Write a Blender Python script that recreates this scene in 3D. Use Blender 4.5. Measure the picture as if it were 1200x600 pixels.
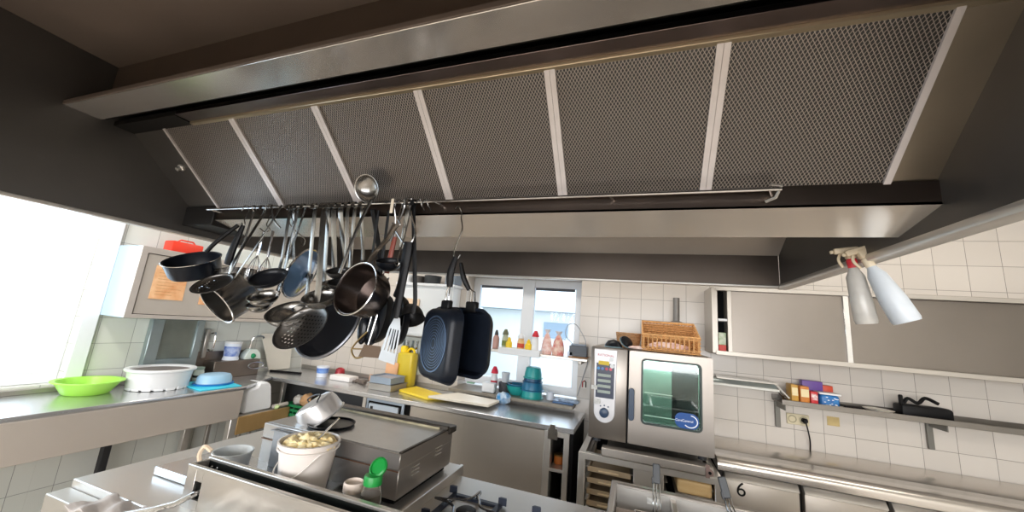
import bpy, bmesh, math, random
from math import sin, cos, pi, radians
from mathutils import Vector, Matrix
random.seed(7)
S = bpy.context.scene
for o in list(bpy.data.objects): bpy.data.objects.remove(o)
COL = S.collection
V = Vector

# ------------------------------------------------------------------ camera, world, lights, exposure
cd = bpy.data.cameras.new('camera'); cam = bpy.data.objects.new('camera', cd); COL.objects.link(cam); S.camera = cam
cd.sensor_fit = 'HORIZONTAL'; cd.sensor_width = 36; cd.lens = 423.36/1200*36; cd.clip_start = .02; cd.clip_end = 200
_y, _p, _r = -.340162, .186638, .084985
_f = V((sin(_y)*cos(_p), cos(_y)*cos(_p), sin(_p))); _rt = V((cos(_y), -sin(_y), 0)); _u = _rt.cross(_f)
_R = cos(_r)*_rt + sin(_r)*_u; _U = -sin(_r)*_rt + cos(_r)*_u
mw = Matrix((_R, _U, -_f)).transposed().to_4x4(); mw.translation = (0, 0, 1.68); cam.matrix_world = mw

w = bpy.data.worlds.new('daylight'); S.world = w; w.use_nodes = True
bg = w.node_tree.nodes['Background']; bg.inputs[0].default_value = (.82, .91, 1, 1); bg.inputs[1].default_value = 2.4

def area(name, loc, rot, sx, sy, power, col=(1, 1, 1)):
    l = bpy.data.lights.new(name, 'AREA'); l.shape = 'RECTANGLE'; l.size = sx; l.size_y = sy; l.energy = power; l.color = col
    o = bpy.data.objects.new(name, l); o.location = loc; o.rotation_euler = rot; COL.objects.link(o); return o
# unseen ceiling lamps added as fill (fittings are built below at the same places)
FILL_LAMPS = [(-2.9, 3.05, .3, 1.5), (-.6, 3.05, .3, 1.5), (1.9, 2.9, .3, 1.5), (-2.2, -1.2, .3, 1.5), (.2, -1.2, .3, 1.5), (2.2, -.2, .3, 1.5), (-3.35, .7, .3, 1.2)]
for lx, ly, a, b in FILL_LAMPS:
    area('ceiling_fill_light', (lx, ly, 3.02), (0, 0, 0), b, a, (6 if lx > 1 else 10) if ly > 2 else 30, (1, .96, .91))
# fill lamp at an added, unseen rear window, and daylight on the left
area('window_daylight', (-.2, -3.05, 1.7), (pi/2, 0, 0), 4.6, 1.5, 190, (1, .97, .95))
area('window_daylight', (-4.35, .5, 1.75), (0, -pi/2, 0), 1.5, 2.1, 36, (.72, .87, 1))
S.view_settings.view_transform = 'Standard'; S.view_settings.look = 'None'
S.view_settings.exposure = 0.2; S.view_settings.gamma = 1; S.view_settings.use_curve_mapping = False

# ------------------------------------------------------------------ materials
def lin(h):
    h = h.lstrip('#'); c = [int(h[i:i+2], 16)/255 for i in (0, 2, 4)]
    return tuple((x/12.92 if x <= .04045 else ((x+.055)/1.055)**2.4) for x in c) + (1,)
MATS = {}
def mat(name, col='#808080', rough=.5, metal=0, noise=.0, nscale=8, stretch=(1, 1, 1), bump=0, bscale=60, trans=0, ior=1.45, alpha=1, coat=0, rvar=0, col2=None, emit=None, es=0):
    if name in MATS: return MATS[name]
    m = bpy.data.materials.new(name); m.use_nodes = True; nt = m.node_tree; N = nt.nodes; L = nt.links
    b = N['Principled BSDF']; c = lin(col); MATS[name] = m
    b.inputs['Base Color'].default_value = c; b.inputs['Roughness'].default_value = rough; b.inputs['Metallic'].default_value = metal
    b.inputs['IOR'].default_value = ior; b.inputs['Transmission Weight'].default_value = trans; b.inputs['Alpha'].default_value = alpha
    b.inputs['Coat Weight'].default_value = coat
    if emit: b.inputs['Emission Color'].default_value = lin(emit); b.inputs['Emission Strength'].default_value = es
    if sum(c[:3]) < .06 and metal < .2: b.inputs['Specular IOR Level'].default_value = .25
    tc = N.new('ShaderNodeTexCoord'); mp = N.new('ShaderNodeMapping'); mp.inputs['Scale'].default_value = stretch
    L.new(tc.outputs['Object'], mp.inputs['Vector'])
    nz = N.new('ShaderNodeTexNoise'); nz.inputs['Scale'].default_value = nscale; nz.inputs['Detail'].default_value = 5
    L.new(mp.outputs[0], nz.inputs['Vector'])
    if noise or col2:
        r = N.new('ShaderNodeValToRGB'); r.color_ramp.elements[0].position = .3; r.color_ramp.elements[1].position = .7
        k = 1-noise
        r.color_ramp.elements[0].color = lin(col2) if col2 else (c[0]*k, c[1]*k, c[2]*k, 1)
        r.color_ramp.elements[1].color = c
        L.new(nz.outputs['Fac'], r.inputs[0]); L.new(r.outputs[0], b.inputs['Base Color'])
    if rvar:
        mr = N.new('ShaderNodeMapRange'); mr.inputs['From Min'].default_value = .3; mr.inputs['From Max'].default_value = .7
        mr.inputs['To Min'].default_value = rough; mr.inputs['To Max'].default_value = rough+rvar
        L.new(nz.outputs['Fac'], mr.inputs['Value']); L.new(mr.outputs[0], b.inputs['Roughness'])
    if bump:
        n2 = N.new('ShaderNodeTexNoise'); n2.inputs['Scale'].default_value = bscale; L.new(mp.outputs[0], n2.inputs['Vector'])
        bp = N.new('ShaderNodeBump'); bp.inputs['Strength'].default_value = bump; bp.inputs['Distance'].default_value = .002
        L.new(n2.outputs['Fac'], bp.inputs['Height']); L.new(bp.outputs[0], b.inputs['Normal'])
    return m
steel = mat('brushed steel', '#d0ccc6', .32, .75, .05, 3, (1, 1, 2))
steelx = mat('brushed steel worktop', '#cfd0d2', .24, .85, .05, 2, (1, 2, 1))
steeld = mat('dull steel', '#b0aba4', .40, .75, .08, 3, (1, 1, 2))
steelw = mat('matt steel door', '#b5ada3', .40, .8, .06, 3, (1, 1, 1), rvar=.08)
chrome = mat('polished steel', '#cfcfcf', .14, 1, .1, 10)
utens = mat('utensil steel', '#9a9793', .25, 1, .25, 12)
hoodm = mat('hood steel', '#807268', .5, .35, .15, 2.5, (1, 1, 1), rvar=.1)
hooddark = mat('hood dark steel', '#6c6966', .42, .85, .2, 3)
hoodbright = mat('hood polished ledge', '#d2ccc6', .20, .75, .04, 3)
frame_al = mat('filter frame aluminium', '#cfc8c6', .45, .4, .08, 20)
blackm = mat('black plastic', '#0d0d0f', .5, bump=.1)
blackpan = mat('black pan coating', '#15171c', .33, noise=.3, nscale=14)
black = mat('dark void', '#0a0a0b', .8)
white = mat('white plastic', '#e6e8ea', .4, noise=.03)
whitew = mat('white painted frame', '#e9edf2', .45)
plaster = mat('white plaster', '#dedcd6', .8, noise=.05, nscale=2)
rub = mat('dark rubber', '#2a2c30', .6)
glass = mat('clear glass', '#eef6f6', .03, trans=1, ior=1.45)

def tilemat(name, axis, ox, oz, w_, h_, col, col2, mort):
    m = bpy.data.materials.new(name); m.use_nodes = True; nt = m.node_tree; N = nt.nodes; L = nt.links; b = N['Principled BSDF']
    tc = N.new('ShaderNodeTexCoord'); sp = N.new('ShaderNodeSeparateXYZ'); cb = N.new('ShaderNodeCombineXYZ')
    L.new(tc.outputs['Object'], sp.inputs[0])
    a1 = N.new('ShaderNodeMath'); a1.operation = 'SUBTRACT'; a1.inputs[1].default_value = ox-40*w_; L.new(sp.outputs[axis], a1.inputs[0])
    a2 = N.new('ShaderNodeMath'); a2.operation = 'SUBTRACT'; a2.inputs[1].default_value = oz-40*h_; L.new(sp.outputs[2 if axis < 2 or True else 1], a2.inputs[0])
    L.new(a1.outputs[0], cb.inputs[0]); L.new(a2.outputs[0], cb.inputs[1])
    br = N.new('ShaderNodeTexBrick'); br.offset = 0; br.squash = 1
    br.inputs['Scale'].default_value = 1; br.inputs['Brick Width'].default_value = w_; br.inputs['Row Height'].default_value = h_
    br.inputs['Mortar Size'].default_value = .0018; br.inputs['Mortar Smooth'].default_value = .2
    br.inputs['Color1'].default_value = lin(col); br.inputs['Color2'].default_value = lin(col2); br.inputs['Mortar'].default_value = lin(mort)
    L.new(cb.outputs[0], br.inputs['Vector']); L.new(br.outputs['Color'], b.inputs['Base Color'])
    bp = N.new('ShaderNodeBump'); bp.inputs['Strength'].default_value = .6; bp.inputs['Distance'].default_value = .002; bp.invert = True
    L.new(br.outputs['Fac'], bp.inputs['Height']); L.new(bp.outputs[0], b.inputs['Normal'])
    b.inputs['Roughness'].default_value = .22; return m
tile_back = tilemat('back wall tiles', 0, .043, 1.628, .2015, .201, '#d2cbc3', '#cbc4bc', '#8c8780')
tile_left = tilemat('left wall tiles', 1, 2.01, 1.247, .225, .21, '#dadcd6', '#d4d6cf', '#8f918e')
tile_floor = tilemat('floor tiles', 0, 0, 0, .3, .3, '#c2b8ac', '#b8aea2', '#8a8278')
# floor uses x/y
_sp = [n for n in tile_floor.node_tree.nodes if n.type == 'SEPXYZ'][0]; _m2 = [n for n in tile_floor.node_tree.nodes if n.type == 'MATH'][1]
tile_floor.node_tree.links.new(_sp.outputs[1], _m2.inputs[0])

def meshmat():
    m = bpy.data.materials.new('expanded metal mesh'); m.use_nodes = True; nt = m.node_tree; N = nt.nodes; L = nt.links; b = N['Principled BSDF']
    tc = N.new('ShaderNodeTexCoord'); sp = N.new('ShaderNodeSeparateXYZ'); L.new(tc.outputs['Object'], sp.inputs[0])
    def M(op, a, b_=None, c=None):
        n = N.new('ShaderNodeMath'); n.operation = op
        for i, x in enumerate((a, b_, c)):
            if x is None: continue
            if isinstance(x, (int, float)): n.inputs[i].default_value = x
            else: L.new(x, n.inputs[i])
        return n.outputs[0]
    x = M('MULTIPLY', sp.outputs[0], 1/.0106); y = M('MULTIPLY', sp.outputs[2], 1/.0115)
    u = M('FRACT', M('ADD', M('ADD', x, y), 400)); v = M('FRACT', M('ADD', M('SUBTRACT', x, y), 400))
    du = M('ABSOLUTE', M('SUBTRACT', u, .5)); dv = M('ABSOLUTE', M('SUBTRACT', v, .5))
    mx = M('MAXIMUM', du, dv)
    f = N.new('ShaderNodeMapRange'); f.inputs['From Min'].default_value = .37; f.inputs['From Max'].default_value = .43; L.new(mx, f.inputs['Value'])
    mix = N.new('ShaderNodeMix'); mix.data_type = 'RGBA'; mix.inputs[6].default_value = lin('#151312'); mix.inputs[7].default_value = lin('#aca29a')
    L.new(f.outputs[0], mix.inputs[0]); L.new(mix.outputs[2], b.inputs['Base Color'])
    ml = M('MULTIPLY', f.outputs[0], .75); L.new(ml, b.inputs['Metallic'])
    b.inputs['Roughness'].default_value = .42
    bp = N.new('ShaderNodeBump'); bp.inputs['Strength'].default_value = .8; bp.inputs['Distance'].default_value = .003; L.new(f.outputs[0], bp.inputs['Height']); L.new(bp.outputs[0], b.inputs['Normal'])
    return m
mesh_m = meshmat()

def perfmat():
    m = bpy.data.materials.new('perforated steel'); m.use_nodes = True; nt = m.node_tree; N = nt.nodes; L = nt.links; b = N['Principled BSDF']
    b.inputs['Base Color'].default_value = lin('#6d6a67'); b.inputs['Metallic'].default_value = 1; b.inputs['Roughness'].default_value = .35
    tc = N.new('ShaderNodeTexCoord'); sp = N.new('ShaderNodeSeparateXYZ'); L.new(tc.outputs['UV'], sp.inputs[0])
    def M(op, a, b_=None):
        n = N.new('ShaderNodeMath'); n.operation = op
        for i, x in enumerate((a, b_)):
            if x is None: continue
            if isinstance(x, (int, float)): n.inputs[i].default_value = x
            else: L.new(x, n.inputs[i])
        return n.outputs[0]
    u = M('SUBTRACT', M('FRACT', M('MULTIPLY', sp.outputs[0], 13)), .5); v = M('SUBTRACT', M('FRACT', M('MULTIPLY', sp.outputs[1], 13)), .5)
    d = M('SQRT', M('ADD', M('MULTIPLY', u, u), M('MULTIPLY', v, v)))
    uu = M('SUBTRACT', sp.outputs[0], .5); vv = M('SUBTRACT', sp.outputs[1], .5); rr = M('SQRT', M('ADD', M('MULTIPLY', uu, uu), M('MULTIPLY', vv, vv)))
    hole = M('MULTIPLY', M('LESS_THAN', d, .26), M('LESS_THAN', rr, .38))
    L.new(M('SUBTRACT', 1, hole), b.inputs['Alpha']); return m
perf = perfmat()

# ------------------------------------------------------------------ mesh builder
class B:
    def __init__(s): s.bm = bmesh.new(); s.k = 0
    def _merge(s, t, M=None):
        if M is not None: t.transform(M)
        me = bpy.data.meshes.new('t'); t.to_mesh(me); t.free(); s.bm.from_mesh(me); bpy.data.meshes.remove(me); return s
    def box(s, x0, x1, y0, y1, z0, z1, bv=.002, M=None, seg=1):
        e_ = .00012*s.k; s.k += 1              # keeps overlapping boxes from sharing a face
        if min(x1-x0, y1-y0, z1-z0) > 3*e_: x0 += e_; x1 -= e_; y0 += e_; y1 -= e_; z0 += e_; z1 -= e_
        t = bmesh.new(); bmesh.ops.create_cube(t, size=1)
        for v in t.verts: v.co = V((x0+(v.co.x+.5)*(x1-x0), y0+(v.co.y+.5)*(y1-y0), z0+(v.co.z+.5)*(z1-z0)))
        b = min(bv, .45*min(abs(x1-x0), abs(y1-y0), abs(z1-z0)))
        if b > .0003: bmesh.ops.bevel(t, geom=t.edges[:], offset=b, segments=seg, affect='EDGES', profile=.5)
        return s._merge(t, M)
    def prism(s, pts, h0, h1, axis='z', M=None, bv=0):
        t = bmesh.new()
        def P(a, b, h): return {'z': (a, b, h), 'y': (a, h, b), 'x': (h, a, b)}[axis]
        lo = [t.verts.new(P(a, b, h0)) for a, b in pts]; hi = [t.verts.new(P(a, b, h1)) for a, b in pts]
        t.faces.new(lo); t.faces.new(hi); n = len(pts)
        for i in range(n): t.faces.new((lo[i], lo[(i+1) % n], hi[(i+1) % n], hi[i]))
        bmesh.ops.recalc_face_normals(t, faces=t.faces[:])
        if bv: bmesh.ops.bevel(t, geom=t.edges[:], offset=bv, segments=1, affect='EDGES')
        return s._merge(t, M)
    def lathe(s, prof, c=(0, 0, 0), n=32, M=None, sx=1, sy=1, uv=False):
        t = bmesh.new(); rings = []
        for r, z in prof:
            if r < 1e-5: rings.append([t.verts.new((c[0], c[1], c[2]+z))])
            else: rings.append([t.verts.new((c[0]+sx*r*cos(2*pi*i/n), c[1]+sy*r*sin(2*pi*i/n), c[2]+z)) for i in range(n)])
        for a, b in zip(rings, rings[1:]):
            for i in range(n):
                j = (i+1) % n
                if len(a) == 1 and len(b) == 1: continue
                if len(a) == 1: t.faces.new((a[0], b[i], b[j]))
                elif len(b) == 1: t.faces.new((a[i], a[j], b[0]))
                else: t.faces.new((a[i], a[j], b[j], b[i]))
        bmesh.ops.recalc_face_normals(t, faces=t.faces[:])
        if uv:
            R = max(r for r, z in prof); l = t.loops.layers.uv.new('UVMap')
            for f in t.faces:
                for lp in f.loops: lp[l].uv = ((lp.vert.co.x-c[0])/(2*R)+.5, (lp.vert.co.y-c[1])/(2*R)+.5)
        return s._merge(t, M)
    def tube(s, pts, r, n=8, closed=False, flat=1, up=None):
        pts = [V(p) for p in pts]; t = bmesh.new(); rings = []; m = len(pts)
        prev = None
        for i, p in enumerate(pts):
            a = pts[(i-1) % m] if (closed or i) else p; b = pts[(i+1) % m] if (closed or i < m-1) else p
            d = (b-a).normalized()
            if prev is None:
                u = V(up) if up else (V((0, 0, 1)) if abs(d.z) < .9 else V((0, 1, 0)))
            else: u = prev
            u = (u-d*u.dot(d)).normalized(); prev = u; v = d.cross(u); rr = r[i] if isinstance(r, (list, tuple)) else r
            rings.append([t.verts.new(p+u*rr*flat*sin(2*pi*(k+.5)/n)+v*rr*cos(2*pi*(k+.5)/n)) for k in range(n)])
        for i in range(m if closed else m-1):
            a, b = rings[i], rings[(i+1) % m]
            for k in range(n): t.faces.new((a[k], a[(k+1) % n], b[(k+1) % n], b[k]))
        if not closed: t.faces.new(rings[0]); t.faces.new(rings[-1])
        bmesh.ops.recalc_face_normals(t, faces=t.faces[:])
        return s._merge(t)
    def quad(s, *ps, th=0):
        t = bmesh.new(); f = t.faces.new([t.verts.new(p) for p in ps])
        if th:
            f.normal_update(); nn = f.normal.copy(); r = bmesh.ops.extrude_face_region(t, geom=[f])
            for e in r['geom']:
                if isinstance(e, bmesh.types.BMVert): e.co += nn*th
            bmesh.ops.recalc_face_normals(t, faces=t.faces[:])
        return s._merge(t)
    def blob(s, c, r, sc=(1, 1, 1), amp=.15, sub=2, seed=0):
        t = bmesh.new(); bmesh.ops.create_icosphere(t, subdivisions=sub, radius=1); rd = random.Random(seed)
        for v in t.verts: v.co = V((v.co.x*sc[0], v.co.y*sc[1], v.co.z*sc[2]))*r*(1+amp*(rd.random()-.5)*2)+V(c)
        return s._merge(t)
    def done(s, name, m, parent=None, smooth=True, ang=38):
        me = bpy.data.meshes.new(name); off = V((0, 0, 0)); p = parent
        while p is not None: off += p.location; p = p.parent
        s.bm.transform(Matrix.Translation(-off))
        if smooth:
            s.bm.normal_update(); a = radians(ang)
            for f in s.bm.faces: f.smooth = True
            for e in s.bm.edges: e.smooth = (len(e.link_faces) != 2) or e.calc_face_angle(0) < a
        s.bm.to_mesh(me); s.bm.free()
        o = bpy.data.objects.new(name, me); COL.objects.link(o); o.parent = parent; me.materials.append(m); return o
def tag(o, label=None, cat=None, group=None, kind=None):
    if label: o['label'] = label
    if cat: o['category'] = cat
    if group: o['group'] = group
    if kind: o['kind'] = kind
    return o
def thing(name, label, cat, loc=(0, 0, 0), group=None):
    o = bpy.data.objects.new(name, None); o.empty_display_size = .05; COL.objects.link(o); o.location = loc; return tag(o, label, cat, group)
def struct(b, name, m, **k): return tag(b.done(name, m, **k), kind='structure')
def arc(c, r, a0, a1, n, pl='xz'):
    out = []
    for i in range(n+1):
        a = a0+(a1-a0)*i/n; u, v = r*cos(a), r*sin(a)
        out.append({'xz': (c[0]+u, c[1], c[2]+v), 'yz': (c[0], c[1]+u, c[2]+v), 'xy': (c[0]+u, c[1]+v, c[2])}[pl])
    return out
def smoothpath(pts, n=6):
    pts = [V(p) for p in pts]; out = []
    P = [pts[0]*2-pts[1]]+pts+[pts[-1]*2-pts[-2]]
    for i in range(1, len(P)-2):
        for k in range(n):
            t = k/n; a, b, c, d = P[i-1], P[i], P[i+1], P[i+2]
            out.append(.5*((2*b)+(c-a)*t+(2*a-5*b+4*c-d)*t*t+(3*b-a-3*c+d)*t**3))
    out.append(pts[-1]); return out
def orient(n, up=(0, 0, 1)):           # matrix taking +z to n
    n = V(n).normalized(); return n.to_track_quat('Z', 'Y').to_matrix().to_4x4()
def text(s, size, M, name, m, parent, ext=.0008):
    c = bpy.data.curves.new('txt', 'FONT'); c.body = s; c.size = size; c.extrude = ext; c.align_x = 'CENTER'; c.align_y = 'CENTER'
    o = bpy.data.objects.new('txt', c); COL.objects.link(o); dg = bpy.context.evaluated_depsgraph_get(); me = bpy.data.meshes.new_from_object(o.evaluated_get(dg))
    bpy.data.objects.remove(o); b = B(); b.bm.from_mesh(me); b.bm.transform(M); return b.done(name, m, parent, smooth=False)

# ------------------------------------------------------------------ room shell
XL, XR, YB, YF, ZC = -4.15, 3.3, 3.8, -3.0, 3.1
struct(B().box(XL-.3, XR+.3, YF-.3, YB+.4, -.1, 0, 0), 'floor', tile_floor)
struct(B().box(XL-.3, XR+.3, YF-.3, YB+.4, ZC, ZC+.1, 0), 'ceiling', plaster)
wx0, wx1, wz0, wz1 = -1.86, -.545, .965, 2.2      # window opening in the back wall
b = B().box(XL-.3, wx0, YB, YB+.25, 0, ZC, 0).box(wx1, XR+.3, YB, YB+.25, 0, ZC, 0).box(wx0, wx1, YB, YB+.25, 0, wz0, 0).box(wx0, wx1, YB, YB+.25, wz1, ZC, 0)
struct(b, 'wall_back', tile_back)
ly0, ly1, lz0, lz1 = -.6, 1.66, .95, 2.6         # window opening in the left wall
b = B().box(XL-.25, XL, YF, ly0, 0, ZC, 0).box(XL-.25, XL, ly1, YB, 0, ZC, 0).box(XL-.25, XL, ly0, ly1, 0, lz0, 0).box(XL-.25, XL, ly0, ly1, lz1, ZC, 0)
struct(b, 'wall_left', tile_left)
struct(B().box(XR, XR+.25, YF, YB, 0, ZC, 0), 'wall_right', plaster)
b = B().box(XL, -2.6, YF-.2, YF, 0, ZC, 0).box(2.2, XR, YF-.2, YF, 0, ZC, 0).box(-2.6, 2.2, YF-.2, YF, 0, .9, 0).box(-2.6, 2.2, YF-.2, YF, 2.5, ZC, 0)
struct(b, 'wall_front', plaster)
def window(n, axis, a0, a1, z0, z1, d0, mull, w_=.06, blind=0):
    """casement window; axis 0: opening along x at y=d0, axis 1: along y at x=d0"""
    def bx(b, p0, p1, q0, q1, e0, e1, bv=.004):
        return b.box(p0, p1, d0+e0, d0+e1, q0, q1, bv) if axis == 0 else b.box(d0+e0, d0+e1, p0, p1, q0, q1, bv)
    f = B(); bx(f, a0, a0+w_, z0, z1, 0, .07); bx(f, a1-w_, a1, z0, z1, 0, .07); bx(f, a0, a1, z0, z0+w_, 0, .07); bx(f, a0, a1, z1-w_, z1, 0, .07)
    for m0, m1 in mull: bx(f, m0, m1, z0, z1, -.01, .07)
    wn = struct(f, 'window_%d' % n, whitew)
    g = B(); bx(g, a0+w_, a1-w_, z0+w_, z1-w_, .03, .036, 0)
    g.done('pane', glass_thin, wn)
    return wn
glass_thin = bpy.data.materials.new('window glass'); glass_thin.use_nodes = True
_n = glass_thin.node_tree; _t = _n.nodes.new('ShaderNodeBsdfTransparent'); _g = _n.nodes.new('ShaderNodeBsdfGlossy'); _g.inputs['Roughness'].default_value = .02
_t.inputs[0].default_value = (.93, .97, 1, 1); _mx = _n.nodes.new('ShaderNodeMixShader'); _fr = _n.nodes.new('ShaderNodeFresnel'); _fr.inputs[0].default_value = 1.3
_n.links.new(_fr.outputs[0], _mx.inputs[0]); _n.links.new(_t.outputs[0], _mx.inputs[1]); _n.links.new(_g.outputs[0], _mx.inputs[2]); _n.links.new(_mx.outputs[0], _n.nodes['Material Output'].inputs[0])
w1 = window(1, 0, wx0, wx1, wz0+.03, wz1, 3.98, [(-1.237, -1.095)], .085)
bl = B()
for a, c in ((-1.76, -1.245), (-1.087, -.64)): bl.box(a, c, 3.985, 3.999, 2.085, 2.14, .001)
bl.done('rolled_blind', mat('grey blind cloth', '#5d6168', .8), w1)
window(2, 1, ly0, ly1, lz0, lz1, XL-.14, [(.5, .58)], .09)
window(3, 0, -2.6, 2.2, .9, 2.5, YF-.12, [(-1.0, -.9), (.5, .6)], .08)  # unseen rear window, added to even out the light
struct(B().box(wx0, wx1, 3.6, 4.0, .94, .972, .004), 'trim_1', mat('stone window sill', '#8b8377', .4, noise=.2, nscale=30))
# recess bottom is covered by the sill; outside view
struct(B().box(-40, 40, 4.3, 60, -.3, -.2, 0).box(-40, XL-.3, -40, 4.3, -.3, -.2, 0), 'ground', mat('pale pavement', '#c9ced2', .9, noise=.1))
nb = thing('neighbouring_house', 'pale rendered house with a grey shuttered window seen through the panes', 'house', (-5.5, 12, -.2))
B().box(-5.2, 3.5, 12, 18, -.2, 2.2, .02).done('wall', mat('pale render', '#f6f4f0', .9, noise=.03), nb)
B().prism([(11.6, 2.2), (15, 2.9), (18.4, 2.2)], -5.5, 3.8, 'x').done('roof', mat('grey roof tiles', '#c9d2da', .8, noise=.1), nb)
B().box(-2.9, -2.1, 11.93, 12, 1.35, 1.85, .01).done('shutter', mat('grey shutter', '#a4b4c2', .7), nb)
hg = B()
for i in range(40): hg.blob((-9.6+4.6*random.random(), 9.6+random.random()*1.2, -.1+2.6*random.random()**1.3), .5, (1.1, .8, .8), .25, 2, i)
hg.box(-9.8, -4.6, 9.7, 10.7, -.2, .6, .05)
tag(hg.done('hedge', mat('pale green foliage', '#6d8a6c', .9, noise=.4, nscale=6)), 'blurred green hedge outside the left window pane', 'hedge')

# added ceiling fittings, out of view, glowing to fill the room with light
for i, (lx, ly, a, b_) in enumerate(FILL_LAMPS):
    t = thing('added_ceiling_fitting', 'white ceiling fitting out of view, added as fill light', 'ceiling light', (lx, ly, 3.1), 'added fill fittings on the ceiling')
    B().box(lx-b_/2, lx+b_/2, ly-a/2, ly+a/2, 3.045, 3.1, .005).done('housing', white, t)
    B().box(lx-b_/2+.02, lx+b_/2-.02, ly-a/2+.02, ly+a/2-.02, 3.03, 3.045, .004).done('diffuser', mat('fill lamp diffuser', '#ffffff', .5, emit='#fff2df', es=3), t)

# ------------------------------------------------------------------ extractor hood
HX0, HX1, HY0, HY1, HZ, HT = -2.45, .80, -.12, 2.52, 2.027, 2.765
hood = thing('extractor_hood', 'large stainless steel island extractor hood filling the top of the view', 'extractor hood', (-.82, 1.2, HZ))
B().box(HX0-.02, HX0, HY0, HY1, HZ, HT, .002).done('left_panel', hooddark, hood)
B().box(HX1, HX1+.02, HY0, HY1, HZ, HT, .002).done('right_panel', hooddark, hood)
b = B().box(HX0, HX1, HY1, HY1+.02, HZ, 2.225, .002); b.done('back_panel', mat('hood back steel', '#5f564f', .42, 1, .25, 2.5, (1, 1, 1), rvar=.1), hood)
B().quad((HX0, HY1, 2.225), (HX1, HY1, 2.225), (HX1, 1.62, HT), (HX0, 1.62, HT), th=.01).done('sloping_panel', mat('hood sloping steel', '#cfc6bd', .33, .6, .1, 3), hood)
B().box(HX0, HX1, HY0-.02, HY0, HZ, HT, .002).done('front_panel', hoodm, hood)
B().box(HX0-.02, HX1+.02, HY0-.02, HY1+.02, HT, HT+.02, .002).done('top_panel', hoodm, hood)
# folded rim round the lower edge
r_ = B(); e = .022
r_.box(HX0-.03, HX0+.006, HY0, HY1+.03, HZ-.006, HZ+.012, .004); r_.box(HX1-.006, HX1+.05, HY0, HY1+.03, HZ-.012, HZ+.018, .008, seg=2)
r_.box(HX0-.03, HX1+.03, HY1-.004, HY1+.03, HZ-.006, HZ+.01, .004)
r_.done('rim', steel, hood)
# hanging bright ledge in front of the filters
B().box(HX0, HX1, .728, .851, 2.48, 2.50, .002).done('ledge', hoodbright, hood)
B().box(HX0, HX1, .722, .728, 2.482, 2.50, .001).done('ledge_fold', hoodm, hood)
B().box(HX0, HX1, .853, .86, 2.499, 2.765, 0).done('riser_panel', mat('brown riser steel', '#6b5d52', .5, .4, .15, 3), hood)
B().box(HX0, HX1, .861, 1.29, 2.69, 2.76, 0).box(HX0, HX1, .861, .866, 2.49, 2.69, 0).done('plenum_shade', mat('near black steel', '#1c1a19', .6, .5), hood)  # near-black sheets put the shade above the filter gap into colour
# filter plane
fy0, fz0, fy1, fz1 = .973, 2.48, 1.29, 2.18
def fp(x, t, d=0):                    # t 0 top .. 1 bottom, d out of plane
    n = V((0, -(fz0-fz1), -(fy1-fy0))).normalized()
    return V((x, fy0+(fy1-fy0)*t, fz0+(fz1-fz0)*t))+n*d
B().box(-1.98, HX1, .895, .955, 2.48, 2.5, .001).done('filter_rail', mat('warm filter rail steel', '#8f8380', .3, 1, .2, 3), hood)
B().box(-1.98, HX1, .955, .975, 2.470, 2.49, .002).done('filter_lip', mat('brassy lip', '#c2b49a', .35, .8), hood)
B().box(HX0, -1.98, .895, .975, 2.475, 2.5, .001).done('filter_rail_end', mat('near black steel'), hood)
fx = [-2.2+.4822*i for i in range(7)]
for i in range(6):
    a, c = fx[i]+.0005, fx[i+1]-.0005
    f = B().quad(fp(a, 0, .004), fp(a, 1, .004), fp(c, 1, .004), fp(c, 0, .004)).done('grease_filter', mesh_m, hood, smooth=False)
    wv = .017
    for p, q in ((a, a+(wv if i else .012)), (c-wv, c)):
        B().quad(fp(p, 0, .004), fp(q, 0, .004), fp(q, 1, .004), fp(p, 1, .004), th=-.008).done('frame_bar', frame_al, f, smooth=False)
B().quad(fp(HX0, 0, 0), fp(HX0, 1, 0), fp(fx[0], 1, 0), fp(fx[0], 0, 0)).done('blank_panel', hooddark, hood)
B().quad(fp(fx[6], 0, 0), fp(fx[6], 1, 0), fp(HX1, 1, 0), fp(HX1, 0, 0)).done('blank_panel', mat('warm blank steel', '#9a8f80', .4, 1, .2, 4), hood)
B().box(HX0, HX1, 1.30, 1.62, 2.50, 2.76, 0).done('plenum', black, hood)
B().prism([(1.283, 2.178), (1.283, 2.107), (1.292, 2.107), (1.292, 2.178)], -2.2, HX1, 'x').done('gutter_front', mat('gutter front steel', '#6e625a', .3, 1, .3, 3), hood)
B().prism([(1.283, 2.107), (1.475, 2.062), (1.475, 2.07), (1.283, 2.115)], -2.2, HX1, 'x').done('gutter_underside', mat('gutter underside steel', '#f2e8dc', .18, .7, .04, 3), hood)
B().prism([(1.465, 2.066), (1.475, 2.066), (1.63, 2.52), (1.62, 2.52)], HX0, HX1, 'x').done('gutter_back', hooddark, hood)
B().box(HX0, -2.2, 1.27, 1.475, 2.075, 2.185, .004).done('gutter_end_cap', mat('near black steel'), hood)
bb = B().lathe([(0, 0), (.018, 0), (.018, .01), (.01, .014), (.01, .03), (0, .03)], M=Matrix.Translation(fp(-2.27, .45, 0)) @ orient((0, -.7, -.7)), n=12); bb.done('blank_panel_knob', steel, hood)
RY, RZ = 1.235, 2.152
rl = B().tube([(-2.2, RY, RZ), (.41, RY, RZ)], .006, 8)
for x in (-2.18, -1.5, -.8, -.1, .38): rl.tube([(x, RY, RZ), (x+.02, 1.283, RZ-.004)], .004, 6)
rl.done('utensil_rail', chrome, hood)
B().tube([(.38, RY-.01, RZ+.012), (.41, RY, RZ+.01), (.40, RY+.02, RZ-.02), (.375, RY+.03, RZ-.03)], .005, 6).done('rail_bracket', steeld, hood)

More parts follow.
